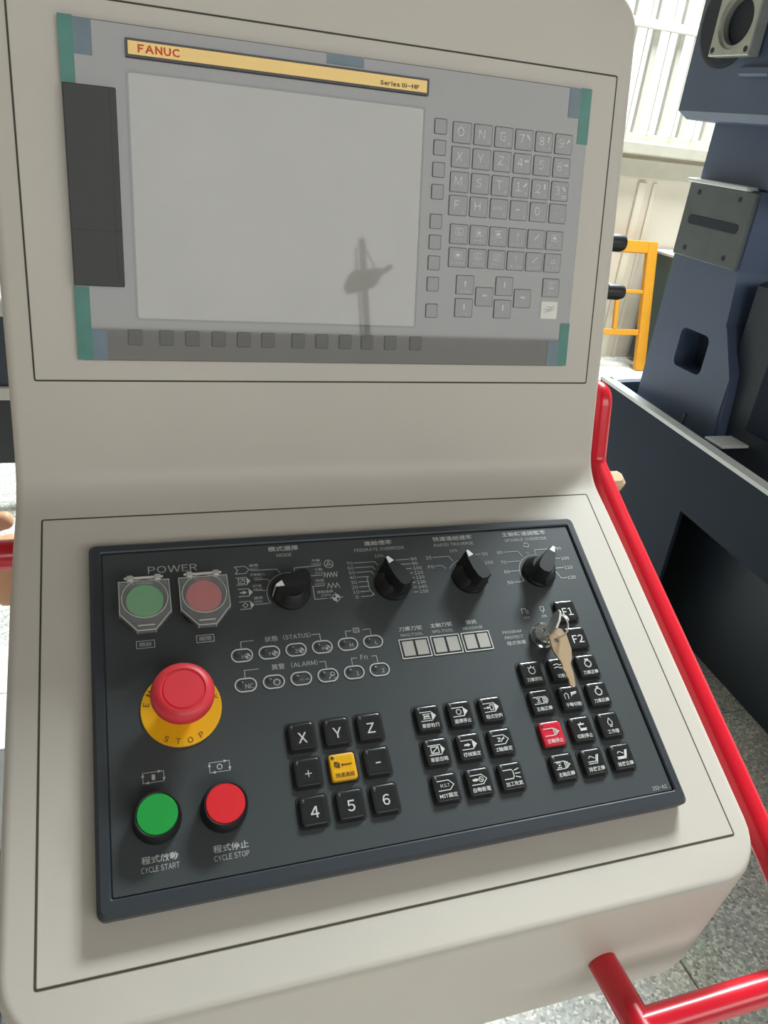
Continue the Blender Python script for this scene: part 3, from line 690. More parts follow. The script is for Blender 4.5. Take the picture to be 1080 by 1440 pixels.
key(XM[1], YR[0], icon('選擇停止', tagL + [circ(1.9 * mm, 12, -.0012, .0013)], [tip], .7))
key(XM[2], YR[0], icon('程式空跑', tagL + [((-6, 1.2), (-1.4, 1.2)), ((-1, -.6), (1.6, -.6), (1.6, 3.2), (-1, 3.2), (-1, -.6))], [tip, ((-3.4, .2), (-1, 1.3), (-3.4, 2.4))]))
key(XM[0], YR[1], icon('單節忽略', [((-6, 4.6), (3, 4.6)), ((-6, -2.2), (3, -2.2)), ((-4.4, 3.4), (1.4, 3.4), (1.4, -1), (-4.4, -1), (-4.4, 3.4)), ((-3.4, -.2), (.6, 2.6))], [((3.2, -2.2), (6.2, 1.2), (3.2, 4.6))], .7))
key(XM[1], YR[1], icon('機械鎖定', tagL, [tip, ((-4, .5), (-1.4, .5), (-1.4, -.2), (1, 1.2), (-1.4, 2.6), (-1.4, 1.9), (-4, 1.9))]))
key(XM[2], YR[1], icon('Z軸鎖定', tagL + [tipo, ((-2.6, 2.6), (-.6, 2.6), (-2.6, .2), (-.4, .2)), ((0, 0), (2.6, 3)), ((0, 1.8), (2.6, 1.8))]))
key(XM[0], YR[2], icon('MST鎖定', tagL + [tipo], [], .6, ('M.S.T', -.6, 1.3, 2.4, 7)))
key(XM[1], YR[2], icon('自動斷電', tagL + [tipo, circ(1.7 * mm, 12, .0016, .0013), ((.4, 2.4), (2.8, .2))], [((-5, .7), (-2, .2), (0, 1.3), (-2, 2.4), (-5, 1.9))]))
key(XM[2], YR[2], icon('加工吹氣', [((-6, 4.4), (.6, 4.4), (1.6, 3), (1.6, -.6), (.6, -2), (-6, -2)), ((3, 3.6), (6.4, 4.6)), ((3, 1.3), (6.8, 1.3)), ((3, -.8), (6.4, -2))], [], .65))
key(167.0, 165.4, big('F1', 9.6, 7.0)); key(167.0, 140.2, big('F2', 10, 7.0))
ring = [circ(2.7 * mm, 14, .0004, .0016)]
spin = [((-6.4, 3.8), (1.4, 3.8)), ((-6.4, -1.6), (1.4, -1.6)), ((1.4, 3.8), (1.4, -1.6)), ((2.6, 3.4), (2.6, -1.2)), ((3.8, 2.8), (3.8, -.6)), ((1.4, 3.8), (5.6, 1.1), (1.4, -1.6))]
YQ = (115.2, 91.2, 66.0, 40.8)
key(XR[0], YQ[0], icon('刀庫原點', ring + [((-2.4, 4.6), (-1.6, 4.0)), ((.4, 5.4), (.4, 4.6)), ((3.2, 4.6), (2.4, 4))]))
key(XR[1], YQ[0], icon('切削液', [((-5, 4), (-2, 4.6), (0, 3.4), (3, 4)), ((-5, 1.5), (-2, 2.1), (0, .9), (3, 1.5))], [], .8))
key(XR[2], YQ[0], icon('刀庫正轉', [circ(2.8 * mm, 14, .0004, .0016)] + [((-1, 5.4), (1.6, 5.4))], [], 1.0))
key(XR[0], YQ[1], icon('主軸正轉', spin + [[(a, b_) for a, b_ in circ(3.2 * mm, 8, .0022, .0011, -1.2, 1.2)], ((-4, 2.6), (-1, 2.6)), ((-4, -.2), (-1, -.2))], [((-3, .4), (-1, 1.2), (-3, 2))]))
key(XR[1], YQ[1], icon('手動切削', [((-5, -.6), (-5, 3), (-3, 4), (-1.8, 2.6), (-2, -.6)), ((1, 1), (1.6, 3.4), (6, 4.2)), ((2, 2.2), (5.6, 3))], [((1, 2.6), (6, 3.6), (6, 4.6), (1, 4))]))
key(XR[2], YQ[1], icon('刀庫反轉', [circ(2.8 * mm, 14, .0004, .0016), ((0, 5.6), (1, 5.6))], [], 1.0))
key(XR[0], YQ[2], icon('主軸停止', spin, [((4.4, .4), (6.6, 1.1), (4.4, 1.8))]), 'r')
key(XR[1], YQ[2], icon('切削停止', [((-2.4, 3.6), (2.4, 3.6)), ((0, 3.6), (0, 4.8)), ((-1.6, 3.4), (-1.6, 0)), ((-1.6, 0), (3.6, 0))], [((-1, .2), (3.6, .2), (3.6, -1.6), (-2, -1.6)), ((-2.4, 2.8), (2.6, 2.8), (2.6, 3.8), (-2.4, 3.8))], .8))
key(XR[2], YQ[2], icon('工作燈', [((0, 5), (-2, 1.6), (-1.2, -.6), (1.4, -.6), (2, 1.6), (0, 5)), ((-.8, -1.8), (1, -1.8))]))
key(XR[0], YQ[3], icon('主軸反轉', spin + [((-5, 2.6), (-3.6, 3.4), (-2, 2.6)), ((-5, -.4), (-2, -.4))], [((-4, .4), (-1.6, 1.2), (-4, 2))]))
scr = [((-4.6, -1.6), (2.6, -1.6), (5, 4.6)), ((-3.6, 2.6), (-2.4, 4), (-.4, 3.2), (1.2, 2.2)), ((-4.6, -.2), (2, -.2)), ((3.4, 4.4), (1.6, -.2))]
key(XR[1], YQ[3], icon('排屑正轉', scr, [((2, -.4), (3, -.4), (5.2, 4.6), (4.0, 4.6))])); key(XR[2], YQ[3], icon('排屑反轉', scr, [((1.6, -.4), (3, -.4), (5.2, 4.6), (3.6, 4.6)), ((-4.6, -1.6), (2.6, -1.6), (2, -.4), (-4, -.4))]))

# --- key lock
LX, LY = .1370, .1455
lk = MB().lathe([(.0105, ZF), (.0105, ZF + .002), (.0092, ZF + .003), (.0092, ZF + .0085), (.0082, ZF + .0098), (.0074, ZF + .0098), (.0070, ZF + .0090), (.004, ZF + .0090)], 36).build('key_lock', CHROME, panel, (LX, LY, 0), smooth=30)
MB().box(-.0008, .0008, -.0040, .0040, ZF + .0088, ZF + .0092).build('keyway', BLACKPL, lk, smooth=0)

# ---------------------------------------------------------------- keys hanging in the lock
kk = thing('lock_key', 'flat steel key turned edge-on standing in the chrome key lock', 'key', FL @ Matrix.Translation((LX, LY, ZF + .0085)) @ Matrix.Rotation(math.radians(-28), 4, 'Z'))
kb = [(-.0035, 0.0), (.0035, 0.0), (.0035, .008), (.0085, .011), (.0100, .017), (.0085, .025), (.0040, .029), (-.0040, .029), (-.0085, .025), (-.0100, .017), (-.0085, .011), (-.0035, .008)]
KM = Matrix.Rotation(PI / 2, 4, 'X') @ Matrix.Rotation(0, 4, 'Z')
MB().prism(kb, -.0009, .0009, .0003, M=Matrix.Rotation(PI / 2, 4, 'Z') @ KM).build('blade', STEEL, kk, smooth=25)
kr = MB().tube([(LX + .0055 + .0085 * math.cos(t) * .35, LY + .000 + .0085 * math.sin(t) - .002, ZF + .0235 + .0085 * math.cos(t) * .93) for t in [2 * PI * i / 36 for i in range(37)]], .0007, n=8)
kr.tube([(LX + .0068 + .0083 * math.cos(t) * .35, LY + .0004 + .0083 * math.sin(t) - .002, ZF + .0240 + .0083 * math.cos(t) * .93) for t in [2 * PI * i / 30 for i in range(22)]], .0007, n=8)
tag(kr.build('key_ring', STEEL, None, M=FL, smooth=60), 'small split steel ring joining the two keys', 'key ring')
sp = [(132.6, 137.5), (133.2, 126.5), (137.2, 117), (138.0, 113.2), (137.0, 111.6), (139.0, 107.5), (138.4, 106), (140.0, 102.5), (139.6, 98.6), (141.6, 96.2), (144.2, 97.4), (145.4, 107), (145.0, 114.5), (147.6, 118.5), (149.4, 126), (148.6, 137.5), (145.2, 143.2), (139.8, 144.6), (135.0, 142.2)]
spm = MB(); outl = [(a * mm - .1405, b_ * mm - .133) for a, b_ in sp]
hol = circ(.0019, 12, -.0025, .0012)[:-1]
bmk = bmesh.new(); vo = [bmk.verts.new((x, y, .0)) for x, y in outl]; vh = [bmk.verts.new((x, y, .0)) for x, y in hol]
ed = [bmk.edges.new((vo[i], vo[(i + 1) % len(vo)])) for i in range(len(vo))] + [bmk.edges.new((vh[i], vh[(i + 1) % 12])) for i in range(12)]
bmesh.ops.triangle_fill(bmk, use_beauty=True, edges=ed)
r_ = bmesh.ops.extrude_face_region(bmk, geom=list(bmk.faces)); bmesh.ops.translate(bmk, verts=[g for g in r_['geom'] if isinstance(g, bmesh.types.BMVert)], vec=(0, 0, .0019))
bmesh.ops.recalc_face_normals(bmk, faces=bmk.faces)
me = bpy.data.meshes.new('spare_key'); bmk.to_mesh(me); bmk.free(); me.materials.append(BRASS)
tag(link('spare_key', me, None, None, FL @ Matrix.Translation((.1405, .133, .0285)) @ Matrix.Rotation(math.radians(9), 4, 'X')), 'beige spare key hanging from the ring over the black keys', 'key')

# ---------------------------------------------------------------- display unit (millimetres of the display face)
disp = thing('display_unit', 'grey screen and keypad unit under glossy protective film with a yellow name strip', 'display', FU)
ZB = .0040
MB().loft([rr(-.2105, .2185, .1058, .3420, .003, .0006), rr(-.2105, .2185, .1058, .3420, .003, .0032), rr(-.2097, .2177, .1066, .3412, .0025, ZB)]).build('bezel', BEZEL, disp, smooth=0)
MB().loft([rr(-.1668, .0655, .1368, .3122, .002, ZB + .0001), rr(-.1668, .0655, .1368, .3122, .002, ZB + .0007), rr(-.1652, .0640, .1384, .3106, .0015, ZB + .0007), rr(-.1652, .0640, .1384, .3106, .0015, ZB + .0002)], None, False, False).build('screen_frame', MDIKEY, disp, smooth=0)
MB().loft([rr(-.1652, .0640, .1384, .3106, .001, ZB - .001), rr(-.1652, .0640, .1384, .3106, .001, ZB + .0004)]).build('screen', LCD, disp, smooth=0)
st = MB().loft([rr(-.1666, .0668, .3203, .3325, .0008, ZB), rr(-.1666, .0668, .3203, .3325, .0008, ZB + .0024)]).build('name_strip', STRIPF, disp, smooth=0)
MB().box(-.1647, .0648, .3220, .3308, ZB + .0023, ZB + .0027).build('strip_face', STRIPY, st, smooth=0)
b = MB(); b.text('FANUC', -.1432, .3264, ZB + .0029, 5.4 * mm, w=29.5 * mm, bold=.035); b.build('strip_lettering', INKRED, st, smooth=0)
b = MB(); b.text('Series 0i-MF', .0415, .3253, ZB + .0029, 3.4 * mm, w=33 * mm, bold=.03); b.build('strip_lettering', INKBRN, st, smooth=0)
cd = MB().loft([rr(-.2100, -.1742, .1612, .2984, .001, ZB - .001), rr(-.2100, -.1742, .1612, .2984, .001, ZB + .0048), rr(-.2094, -.1748, .1618, .2978, .001, ZB + .0054)]).build('card_door', COVER, disp, smooth=0)
MB().box(-.1790, -.1780, .1640, .2960, ZB + .0054, ZB + .0056).build('door_slot', BLACKPL, cd, smooth=0)
MB().box(-.2096, -.1748, .2004, .2012, ZB + .0054, ZB + .0056).build('door_joint', BLACKPL, cd, smooth=0)
def soft_key(nm, w, h):
    return MB().loft([rr(-w, w, -h, h, .0012, ZB), rr(-w, w, -h, h, .0012, ZB + .0004), rr(-w + .0006, w - .0006, -h + .0006, h - .0006, .001, ZB + .0007)])
sk = None
for x, y in [(79.4, v) for v in (299.2, 283, 266, 248.8, 225.4, 208.7, 191.8, 174.3, 152)] + [(x, 123.7) for x in (-168.2, -144.6, -124.7, -104, -83.8, -63.8, -38.6, -18.4, 2.0, 21.6, 42.6, 66.0)]:
    if sk is None: sk = soft_key('soft_key', .0056, .0060).build('soft_key', MDIKEY, disp, (x * mm, y * mm, 0), smooth=0)
    else: share('soft_key', sk, disp, (x * mm, y * mm, 0))
dk = None; ZD = ZB + .0009
def dkey(x, y, draw):
    global dk
    if dk is None: o = dk = soft_key('data_key', .0086, .0082).build('data_key', MDIKEY, disp, (x * mm, y * mm, 0), smooth=0)
    else: o = share('data_key', dk, disp, (x * mm, y * mm, 0))
    b = MB(); draw(b); b.build('key_legend', MDIPRINT, o, smooth=0)
def arr(b, x, y, a, L=4.6, w=1.3):
    c, s_ = math.cos(a), math.sin(a)
    R = lambda u, v: (x + u * c - v * s_, y + u * s_ + v * c)
    b.poly(P(R(-L / 2, -w / 2), R(L / 2, -w / 2), R(L / 2, w / 2), R(-L / 2, w / 2)), ZD)
    b.poly(P(R(L / 2 - 1.6, -w), R(L / 2 + .4, 0), R(L / 2 - 1.6, w)), ZD + .00005)
def letter(t, sub, ang=None):
    def d(b):
        h = 1.0 if t == '-' else (1.2 if t == '.' else (2.6 if len(t) > 1 else 7.0))
        b.text(t, -2.4 * mm if ang is not None else -1.4 * mm, .6 * mm, ZD, h * mm, w=(8.5 * mm if len(t) > 1 else (3.4 * mm if t == '-' else None)))
        if sub: b.text(sub, 4.8 * mm, -4.6 * mm, ZD, 2.2 * mm)
        if ang is not None: arr(b, 4.0, 2.2, math.radians(ang))
    return d
DX = [98.8 + 19.33 * i for i in range(6)]; DY = (296.2, 277.3, 258.0, 239.4)
G = [[('O', 'P'), ('N', 'Q'), ('G', 'R'), ('7', 'A', 135), ('8', 'B', 90), ('9', 'C', 45)], [('X', 'U'), ('Y', 'V'), ('Z', 'W'), ('4', '[', 180), ('5', ']', None), ('6', 'S', 0)],
     [('M', 'I'), ('S', 'J'), ('T', 'K'), ('1', ',', 225), ('2', '#', 270), ('3', '=', 315)], [('F', 'L'), ('H', 'D'), ('EOB', 'E'), ('-', '+'), ('0', '*'), ('.', '/')]]
for row, y in zip(G, DY):
    for g, x in zip(row, DX): dkey(x, y, letter(*g))
def fn(t, kind):
    def d(b):
        b.text(t, 0, -4.6 * mm, ZD, 1.8 * mm, w=min(2.1 * len(t), 12.5) * mm)
        x, y = 0, 1.6
        if kind == 'screen':
            b.strokes([P((-3.4, -.6), (3.4, -.6), (3.4, 4.6), (-3.4, 4.6), (-3.4, -.6)), P((-2, 1), (2, 1)), P((-2, 2.8), (1, 2.8))], .45 * mm, ZD)
        elif kind == 'solid':
            b.strokes([P((-3.4, -.6), (3.4, -.6), (3.4, 4.6), (-3.4, 4.6), (-3.4, -.6))], .45 * mm, ZD); b.poly(P((-1.8, .8), (1.8, .8), (1.8, 3.2), (-1.8, 3.2)), ZD)
        elif kind == 'slash': b.strokes([P((-2, -.6), (2.4, 4))], .9 * mm, ZD)
        elif kind == 'up': b.strokes([P((0, -.6), (0, 3))], .8 * mm, ZD); b.poly(P((-1.4, 2.4), (1.4, 2.4), (0, 4.8)), ZD)
        else: b.strokes([P((-3, 0), (0, 3.4), (3, 0), (-3, 0))], .5 * mm, ZD)
    return d
FX = [101.2 + 18.7 * i for i in range(6)]
for y, row in ((216.6, (('POS', 'screen'), ('PROG', 'solid'), ('OFS/SET', 'solid'), ('SHIFT', 'up'), ('CAN', 'slash'), ('INPUT', 'solid'))), (197.4, (('SYSTEM', 'solid'), ('MESSAGE', 'screen'), ('GRAPH', 'screen'), ('ALTER', 'up'), ('INSERT', 'slash'), ('DELETE', 'tri')))):
    for x, g in zip(FX, row): dkey(x, y, fn(*g))
def page(a, t=None):
    def d(b):
        arr(b, 0, 1.0, math.radians(a), 4.8, 1.2)
        if t: b.text(t, 0, -5.2 * mm, ZD, 1.7 * mm, w=7 * mm)
    return d
for x, y, g in ((109.8, 174.9, page(90, 'PAGE')), (109.8, 155.4, page(270, 'PAGE')), (129.0, 165.6, page(180)), (148.0, 175.3, page(90)), (147.8, 155.6, page(270)), (167.0, 165.4, page(0)), (195.3, 175.9, fn('HELP', 'screen'))): dkey(x, y, g)
rk = soft_key('reset_key', .0086, .0078).build('reset_key', WHITEKEY, disp, (.1953, .1563, 0), smooth=0); rk['label'] = 'white reset key'
b = MB(); b.strokes([P((-5, -2.5), (4.5, 3.2)), P((-5.5, .6), (1.5, .6)), P((-1, -1.6), (5, 1.2)), P((-3, 2.6), (2, 2.6))], .5 * mm, ZD); b.build('key_legend', MDIKEY, rk, smooth=0)
for x0, x1, y0, y1, m in ((-.2108, -.2010, .2985, .3425, TAPE), (-.2010, -.1888, .3185, .3415, TAPE_REFL), (.2085, .2190, .2980, .3424, TAPE), (.1975, .2085, .3180, .3414, TAPE_REFL), (.2090, .2188, .1062, .1450, TAPE), (.1975, .2090, .1062, .1285, TAPE_REFL), (-.2108, -.2000, .1062, .1605, TAPE), (-.2000, -.1890, .1062, .1290, TAPE_REFL)):
    MB().box(x0, x1, y0, y1, ZB + .0001, ZB + .0003).build('tape_and_reflection', m, disp, smooth=0)
MB().box(-.018, .012, .3342, .3416, ZB + .0001, ZB + .0003).build('tape_and_reflection', TAPE_REFL, disp, smooth=0)  # bluish patch painted for a reflection on the film, not a tape piece

# ---------------------------------------------------------------- milling machine beside the console
MLOC = Vector((1.9, 1.2, 0))
mill = thing('milling_machine', 'dark navy milling machine with a tall column standing in a chip tray', 'machine', Matrix.Translation(MLOC))
MI = Matrix.Translation(-MLOC)
def mp(b, name, m, smooth=0):
    b.v = [tuple(MI @ Vector(p)) for p in b.v]; return b.build(name, m, mill, smooth=smooth)
A_ = Vector((1.454, 1.967, 0)); U_ = Vector((-.0870, -.9962, 0)); B_ = Vector((.9938, .111, 0)); N_ = Vector((.9962, -.0870, 0))
def wall_poly(b, O, D, T, pts, th):      # sheet in the plane O + D*t + Z*z with thickness th along T
    f = [O + D * t + Vector((0, 0, z)) for t, z in pts]; n = len(pts)
    b.add([tuple(p) for p in f] + [tuple(p + T * th) for p in f], [tuple(range(n)), tuple(reversed(range(n, 2 * n)))] + [(i, i + n, (i + 1) % n + n, (i + 1) % n) for i in range(n)])
b = MB(); wall_poly(b, A_, U_, N_, [(0, .02), (0, .695), (2.4, .695), (2.4, .485), (.615, .485), (.615, .02)], .012); mp(b, 'side_panel', NAVYDK)
b = MB(); wall_poly(b, A_, B_, -N_.cross(Vector((0, 0, 1))), [(0, .02), (0, .695), (1.7, .695), (1.7, .02)], .012); mp(b, 'back_panel', NAVYDK)
b = MB(); wall_poly(b, A_ + N_ * .16 + U_ * .03, U_, N_, [(0, 0), (0, .6), (2.34, .6), (2.34, 0)], 1.25); mp(b, 'base_casting', BENCHDK)  # dark inner body set close, standing in for shade behind the cut-out
b = MB(); wall_poly(b, A_ + N_ * .012 + U_ * .012, U_, N_, [(0, .600), (0, .625), (2.38, .625), (2.38, .600)], 1.45); mp(b, 'tray_floor', RIMGREY)
b = MB(); wall_poly(b, A_ - N_ * .004, U_, N_, [(0, .690), (0, .702), (2.4, .702), (2.4, .690)], .036); mp(b, 'tray_rim', RIMGREY)
b = MB(); wall_poly(b, A_ + B_ * .02, B_, Vector((.11, -.99, 0)), [(0, .690), (0, .702), (1.6, .702), (1.6, .690)], .036); mp(b, 'tray_rim', RIMGREY)
XC = 1.52
prof = [(1.425, .622), (1.845, .622), (1.845, 1.365), (1.545, 1.365), (1.545, 1.15), (1.53, 1.0), (1.452, .88), (1.44, .80)]
hole = (1.578, 1.712, .83, .952)
bmk = bmesh.new(); vo = [bmk.verts.new((XC, y, z)) for y, z in prof]
hl = [(y, z) for y, z, _ in rr(hole[0], hole[1], hole[2], hole[3], .02, 0, 3)]; vh = [bmk.verts.new((XC, y, z)) for y, z in hl]
ed = [bmk.edges.new((vo[i], vo[(i + 1) % len(vo)])) for i in range(len(vo))] + [bmk.edges.new((vh[i], vh[(i + 1) % len(vh)])) for i in range(len(vh))]
bmesh.ops.triangle_fill(bmk, use_beauty=True, edges=ed)
r_ = bmesh.ops.extrude_face_region(bmk, geom=list(bmk.faces)); bmesh.ops.translate(bmk, verts=[g for g in r_['geom'] if isinstance(g, bmesh.types.BMVert)], vec=(.62, 0, 0))
bmesh.ops.recalc_face_normals(bmk, faces=bmk.faces); bmesh.ops.translate(bmk, verts=bmk.verts, vec=tuple(-MLOC))
me = bpy.data.meshes.new('column'); bmk.to_mesh(me); bmk.free(); me.materials.append(NAVY); link('column', me, mill)
mp(MB().box(XC + .08, XC + .1, hole[0] - .03, hole[1] + .03, hole[2] - .03, hole[3] + .03), 'hole_shade_plate', BORE)  # dark plate inside the opening, its shade put in as colour
b = MB(); wall_poly(b, Vector((XC - .006, 0, 0)), Vector((0, 1, 0)), Vector((1, 0, 0)), [(1.447, .865), (1.447, .70), (1.44, .640), (1.46, .640), (1.475, .70), (1.475, .865), (1.54, .99), (1.52, 1.0)], .006); mp(b, 'edge_bead', NAVY)
pl = mp(MB().cbox(XC - .012, XC + .01, 1.552, 1.842, 1.152, 1.362, .003), 'machined_pad', PUTTY)
for y, z in ((1.79, 1.338), (1.61, 1.338), (1.79, 1.178), (1.61, 1.178)):
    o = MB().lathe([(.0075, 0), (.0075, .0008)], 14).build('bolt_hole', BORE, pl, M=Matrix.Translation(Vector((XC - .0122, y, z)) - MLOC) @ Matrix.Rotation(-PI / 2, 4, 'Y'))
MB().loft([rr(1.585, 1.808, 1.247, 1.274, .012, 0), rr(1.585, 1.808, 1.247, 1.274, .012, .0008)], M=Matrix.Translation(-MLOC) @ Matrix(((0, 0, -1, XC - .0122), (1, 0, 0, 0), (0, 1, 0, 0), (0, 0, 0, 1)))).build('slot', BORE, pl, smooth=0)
mp(MB().cbox(XC - .026, XC + .03, 1.58, 1.846, 1.362, 1.374, .003), 'gleam_ledge', RIMGREY)  # white gleam of the machined edge put into a thick pale strip
kc = mp(MB().cbox(XC + .03, XC + .60, 1.02, 1.50, .625, 1.14, .012), 'knee_casting', BENCHDK)
mp(MB().cbox(XC + .022, XC + .04, 1.10, 1.36, .74, 1.02, .006), 'pocket_cover', NAVYDK)
mp(MB().cbox(XC + .012, XC + .6, 1.40, 1.838, 1.365, 1.54, .006), 'neck', NAVY)
mp(MB().cbox(1.40, 2.30, 1.00, 1.862, 1.525, 2.45, .02), 'head', NAVY)
mp(MB().lathe([(.115, 0), (.115, .004), (.108, .006)], 40, M=Matrix.Translation((1.4005, 1.715, 1.765)) @ Matrix.Rotation(-PI / 2, 4, 'Y')), 'recess_shade_disc', BORE)  # raised dark disc stands in for the shade of a round recess
MF = Matrix(((0, 0, -1, 1.395), (-1, 0, 0, 1.645), (0, 1, 0, 1.752), (0, 0, 0, 1)))
sq = []
for q in range(48):
    a = 2 * PI * q / 48; k_ = .078 / max(abs(math.cos(a)), abs(math.sin(a))); sq.append((k_ * math.cos(a), k_ * math.sin(a)))
rc = lambda r: [(r * math.cos(math.atan2(y, x)), r * math.sin(math.atan2(y, x))) for x, y in sq]
fb = MB(); fb.loft([[(x, y, 0) for x, y in sq], [(x, y, .030) for x, y in sq], [(x * .97, y * .97, .033) for x, y in sq], [(x, y, .033) for x, y in rc(.064)], [(x, y, .026) for x, y in rc(.062)], [(x, y, .026) for x, y in rc(.054)], [(x, y, -.01) for x, y in rc(.053)]], None, True, False, M=MF)
fg = mp(fb, 'motor_flange', CASTGREY)
MB().lathe([(.052, 0.008), (.052, .010)], 28, M=Matrix.Translation(-MLOC) @ MF).build('bore', BORE, fg, smooth=0)
for sx, sy in ((-1, -1), (1, -1), (-1, 1), (1, 1)):
    MB().lathe([(.0075, .0325), (.0075, .0337)], 12, M=Matrix.Translation(-MLOC) @ MF @ Matrix.Translation((sx * .064, sy * .064, 0))).build('bolt_hole', BORE, fg, smooth=0)
mp(MB().cbox(1.385, 1.42, 1.50, 1.62, 1.63, 1.655, .006), 'casting_lug', NAVY)
mp(MB().cbox(1.39, 1.43, 1.38, 1.45, 1.50, 1.62, .008), 'bracket', PUTTY)
mp(MB().tube([(1.455, 1.52, .625), (1.455, 1.515, .735)], .006, n=10), 'anchor_bolt', BLACKPL, 40)
mp(MB().cbox(1.455, 1.56, 1.33, 1.41, .695, .703, .002), 'loose_bracket', RIMGREY)

# ---------------------------------------------------------------- things at the back wall
yf = thing('yellow_frame', 'yellow welded steel frame leaning on the wall below the window', 'frame', Matrix.Translation((3.1, 4.27, 0)) @ Matrix.Rotation(math.radians(-14), 4, 'X'))
MB().cbox(.245, .325, -.02, .02, 0, .88, .004).build('post', YELPAINT, yf, smooth=0)
MB().cbox(-.62, -.54, -.02, .02, 0, .88, .004).build('post', YELPAINT, yf, smooth=0)
MB().cbox(-.54, .245, -.02, .02, .80, .88, .004).build('rail', YELPAINT, yf, smooth=0)
MB().cbox(-.54, .245, -.012, .012, .245, .285, .003).build('rail', YELPAINT, yf, smooth=0)
MB().cbox(-.54, .245, -.012, .012, .53, .555, .003).build('rail', YELPAINT, yf, smooth=0)
MB().cbox(.03, .06, -.012, .012, .285, .53, .003).build('upright', YELPAINT, yf, smooth=0)
cb = thing('steel_cabinet', 'low dark green steel cabinet against the wall behind the machine column', 'cabinet', Matrix.Translation((3.72, 4.38, 0)))
MB().cbox(-.24, .6, -.2, .18, .04, .78, .006).build('body', CABGREEN, cb, smooth=0)
MB().cbox(-.26, .62, -.21, .19, .78, .80, .004).build('top', BENCHTOP, cb, smooth=0)
MB().cbox(-.22, .17, -.212, -.2, .07, .76, .003).build('door', CABGREEN, cb, smooth=0)
MB().cbox(.19, .58, -.212, -.2, .07, .76, .003).build('door', CABGREEN, cb, smooth=0)
for dx in (-.2, .52): MB().box(dx, dx + .04, -.18, .15, 0, .04).build('foot', CABGREEN, cb, smooth=0)
bag = MB(); random.seed(3)
loops = []
for k in range(9):
    t = k / 8; r = .15 * math.sin(PI * (.12 + .8 * t)) ** .6 + .01
    loops.append([((r + .012 * random.uniform(-1, 1)) * math.cos(2 * PI * i / 14), .8 * (r + .012 * random.uniform(-1, 1)) * math.sin(2 * PI * i / 14), .24 * t) for i in range(14)])
tag(bag.loft(loops).build('plastic_bag', PINKBAG, None, (3.42, 3.95, 0), smooth=60), 'crumpled pale plastic bag on the floor by the yellow frame', 'bag')
# workbench and carton on the arm side
wbn = thing('workbench', 'dark navy workbench with a pale top far behind the console', 'workbench', Matrix.Translation((-1.1, 2.3, 0)))
MB().cbox(-.75, .75, -.32, .32, .85, .90, .006).build('top', BENCHTOP, wbn, smooth=0)
MB().cbox(-.72, .72, -.29, .29, .645, .85, .004).build('drawer_case', BENCHDK, wbn, smooth=0)
MB().cbox(-.72, .72, -.30, .30, .605, .645, .004).build('shelf', BENCHTOP, wbn, smooth=0)
MB().cbox(-.70, .70, -.28, .28, .40, .605, .004).build('lower_case', BLACKPL, wbn, smooth=0)
for sx in (-1, 1):
    for sy in (-1, 1): MB().cbox(sx * .66 - .03, sx * .66 + .03, sy * .24 - .03, sy * .24 + .03, 0, .40, .004).build('leg', BENCHDK, wbn, smooth=0)
ct = thing('carton', 'white cardboard carton standing on the floor beside the console', 'box', Matrix.Translation((-.68, .98, 0)))
MB().cbox(-.29, .29, -.15, .15, 0, .38, .003).build('body', CARTON, ct, smooth=0)
MB().cbox(-.292, .292, -.152, -.002, .38, .384, .001).build('flap', CARTON, ct, smooth=0)
MB().cbox(-.292, .292, .002, .152, .38, .384, .001).build('flap', CARTON, ct, smooth=0)

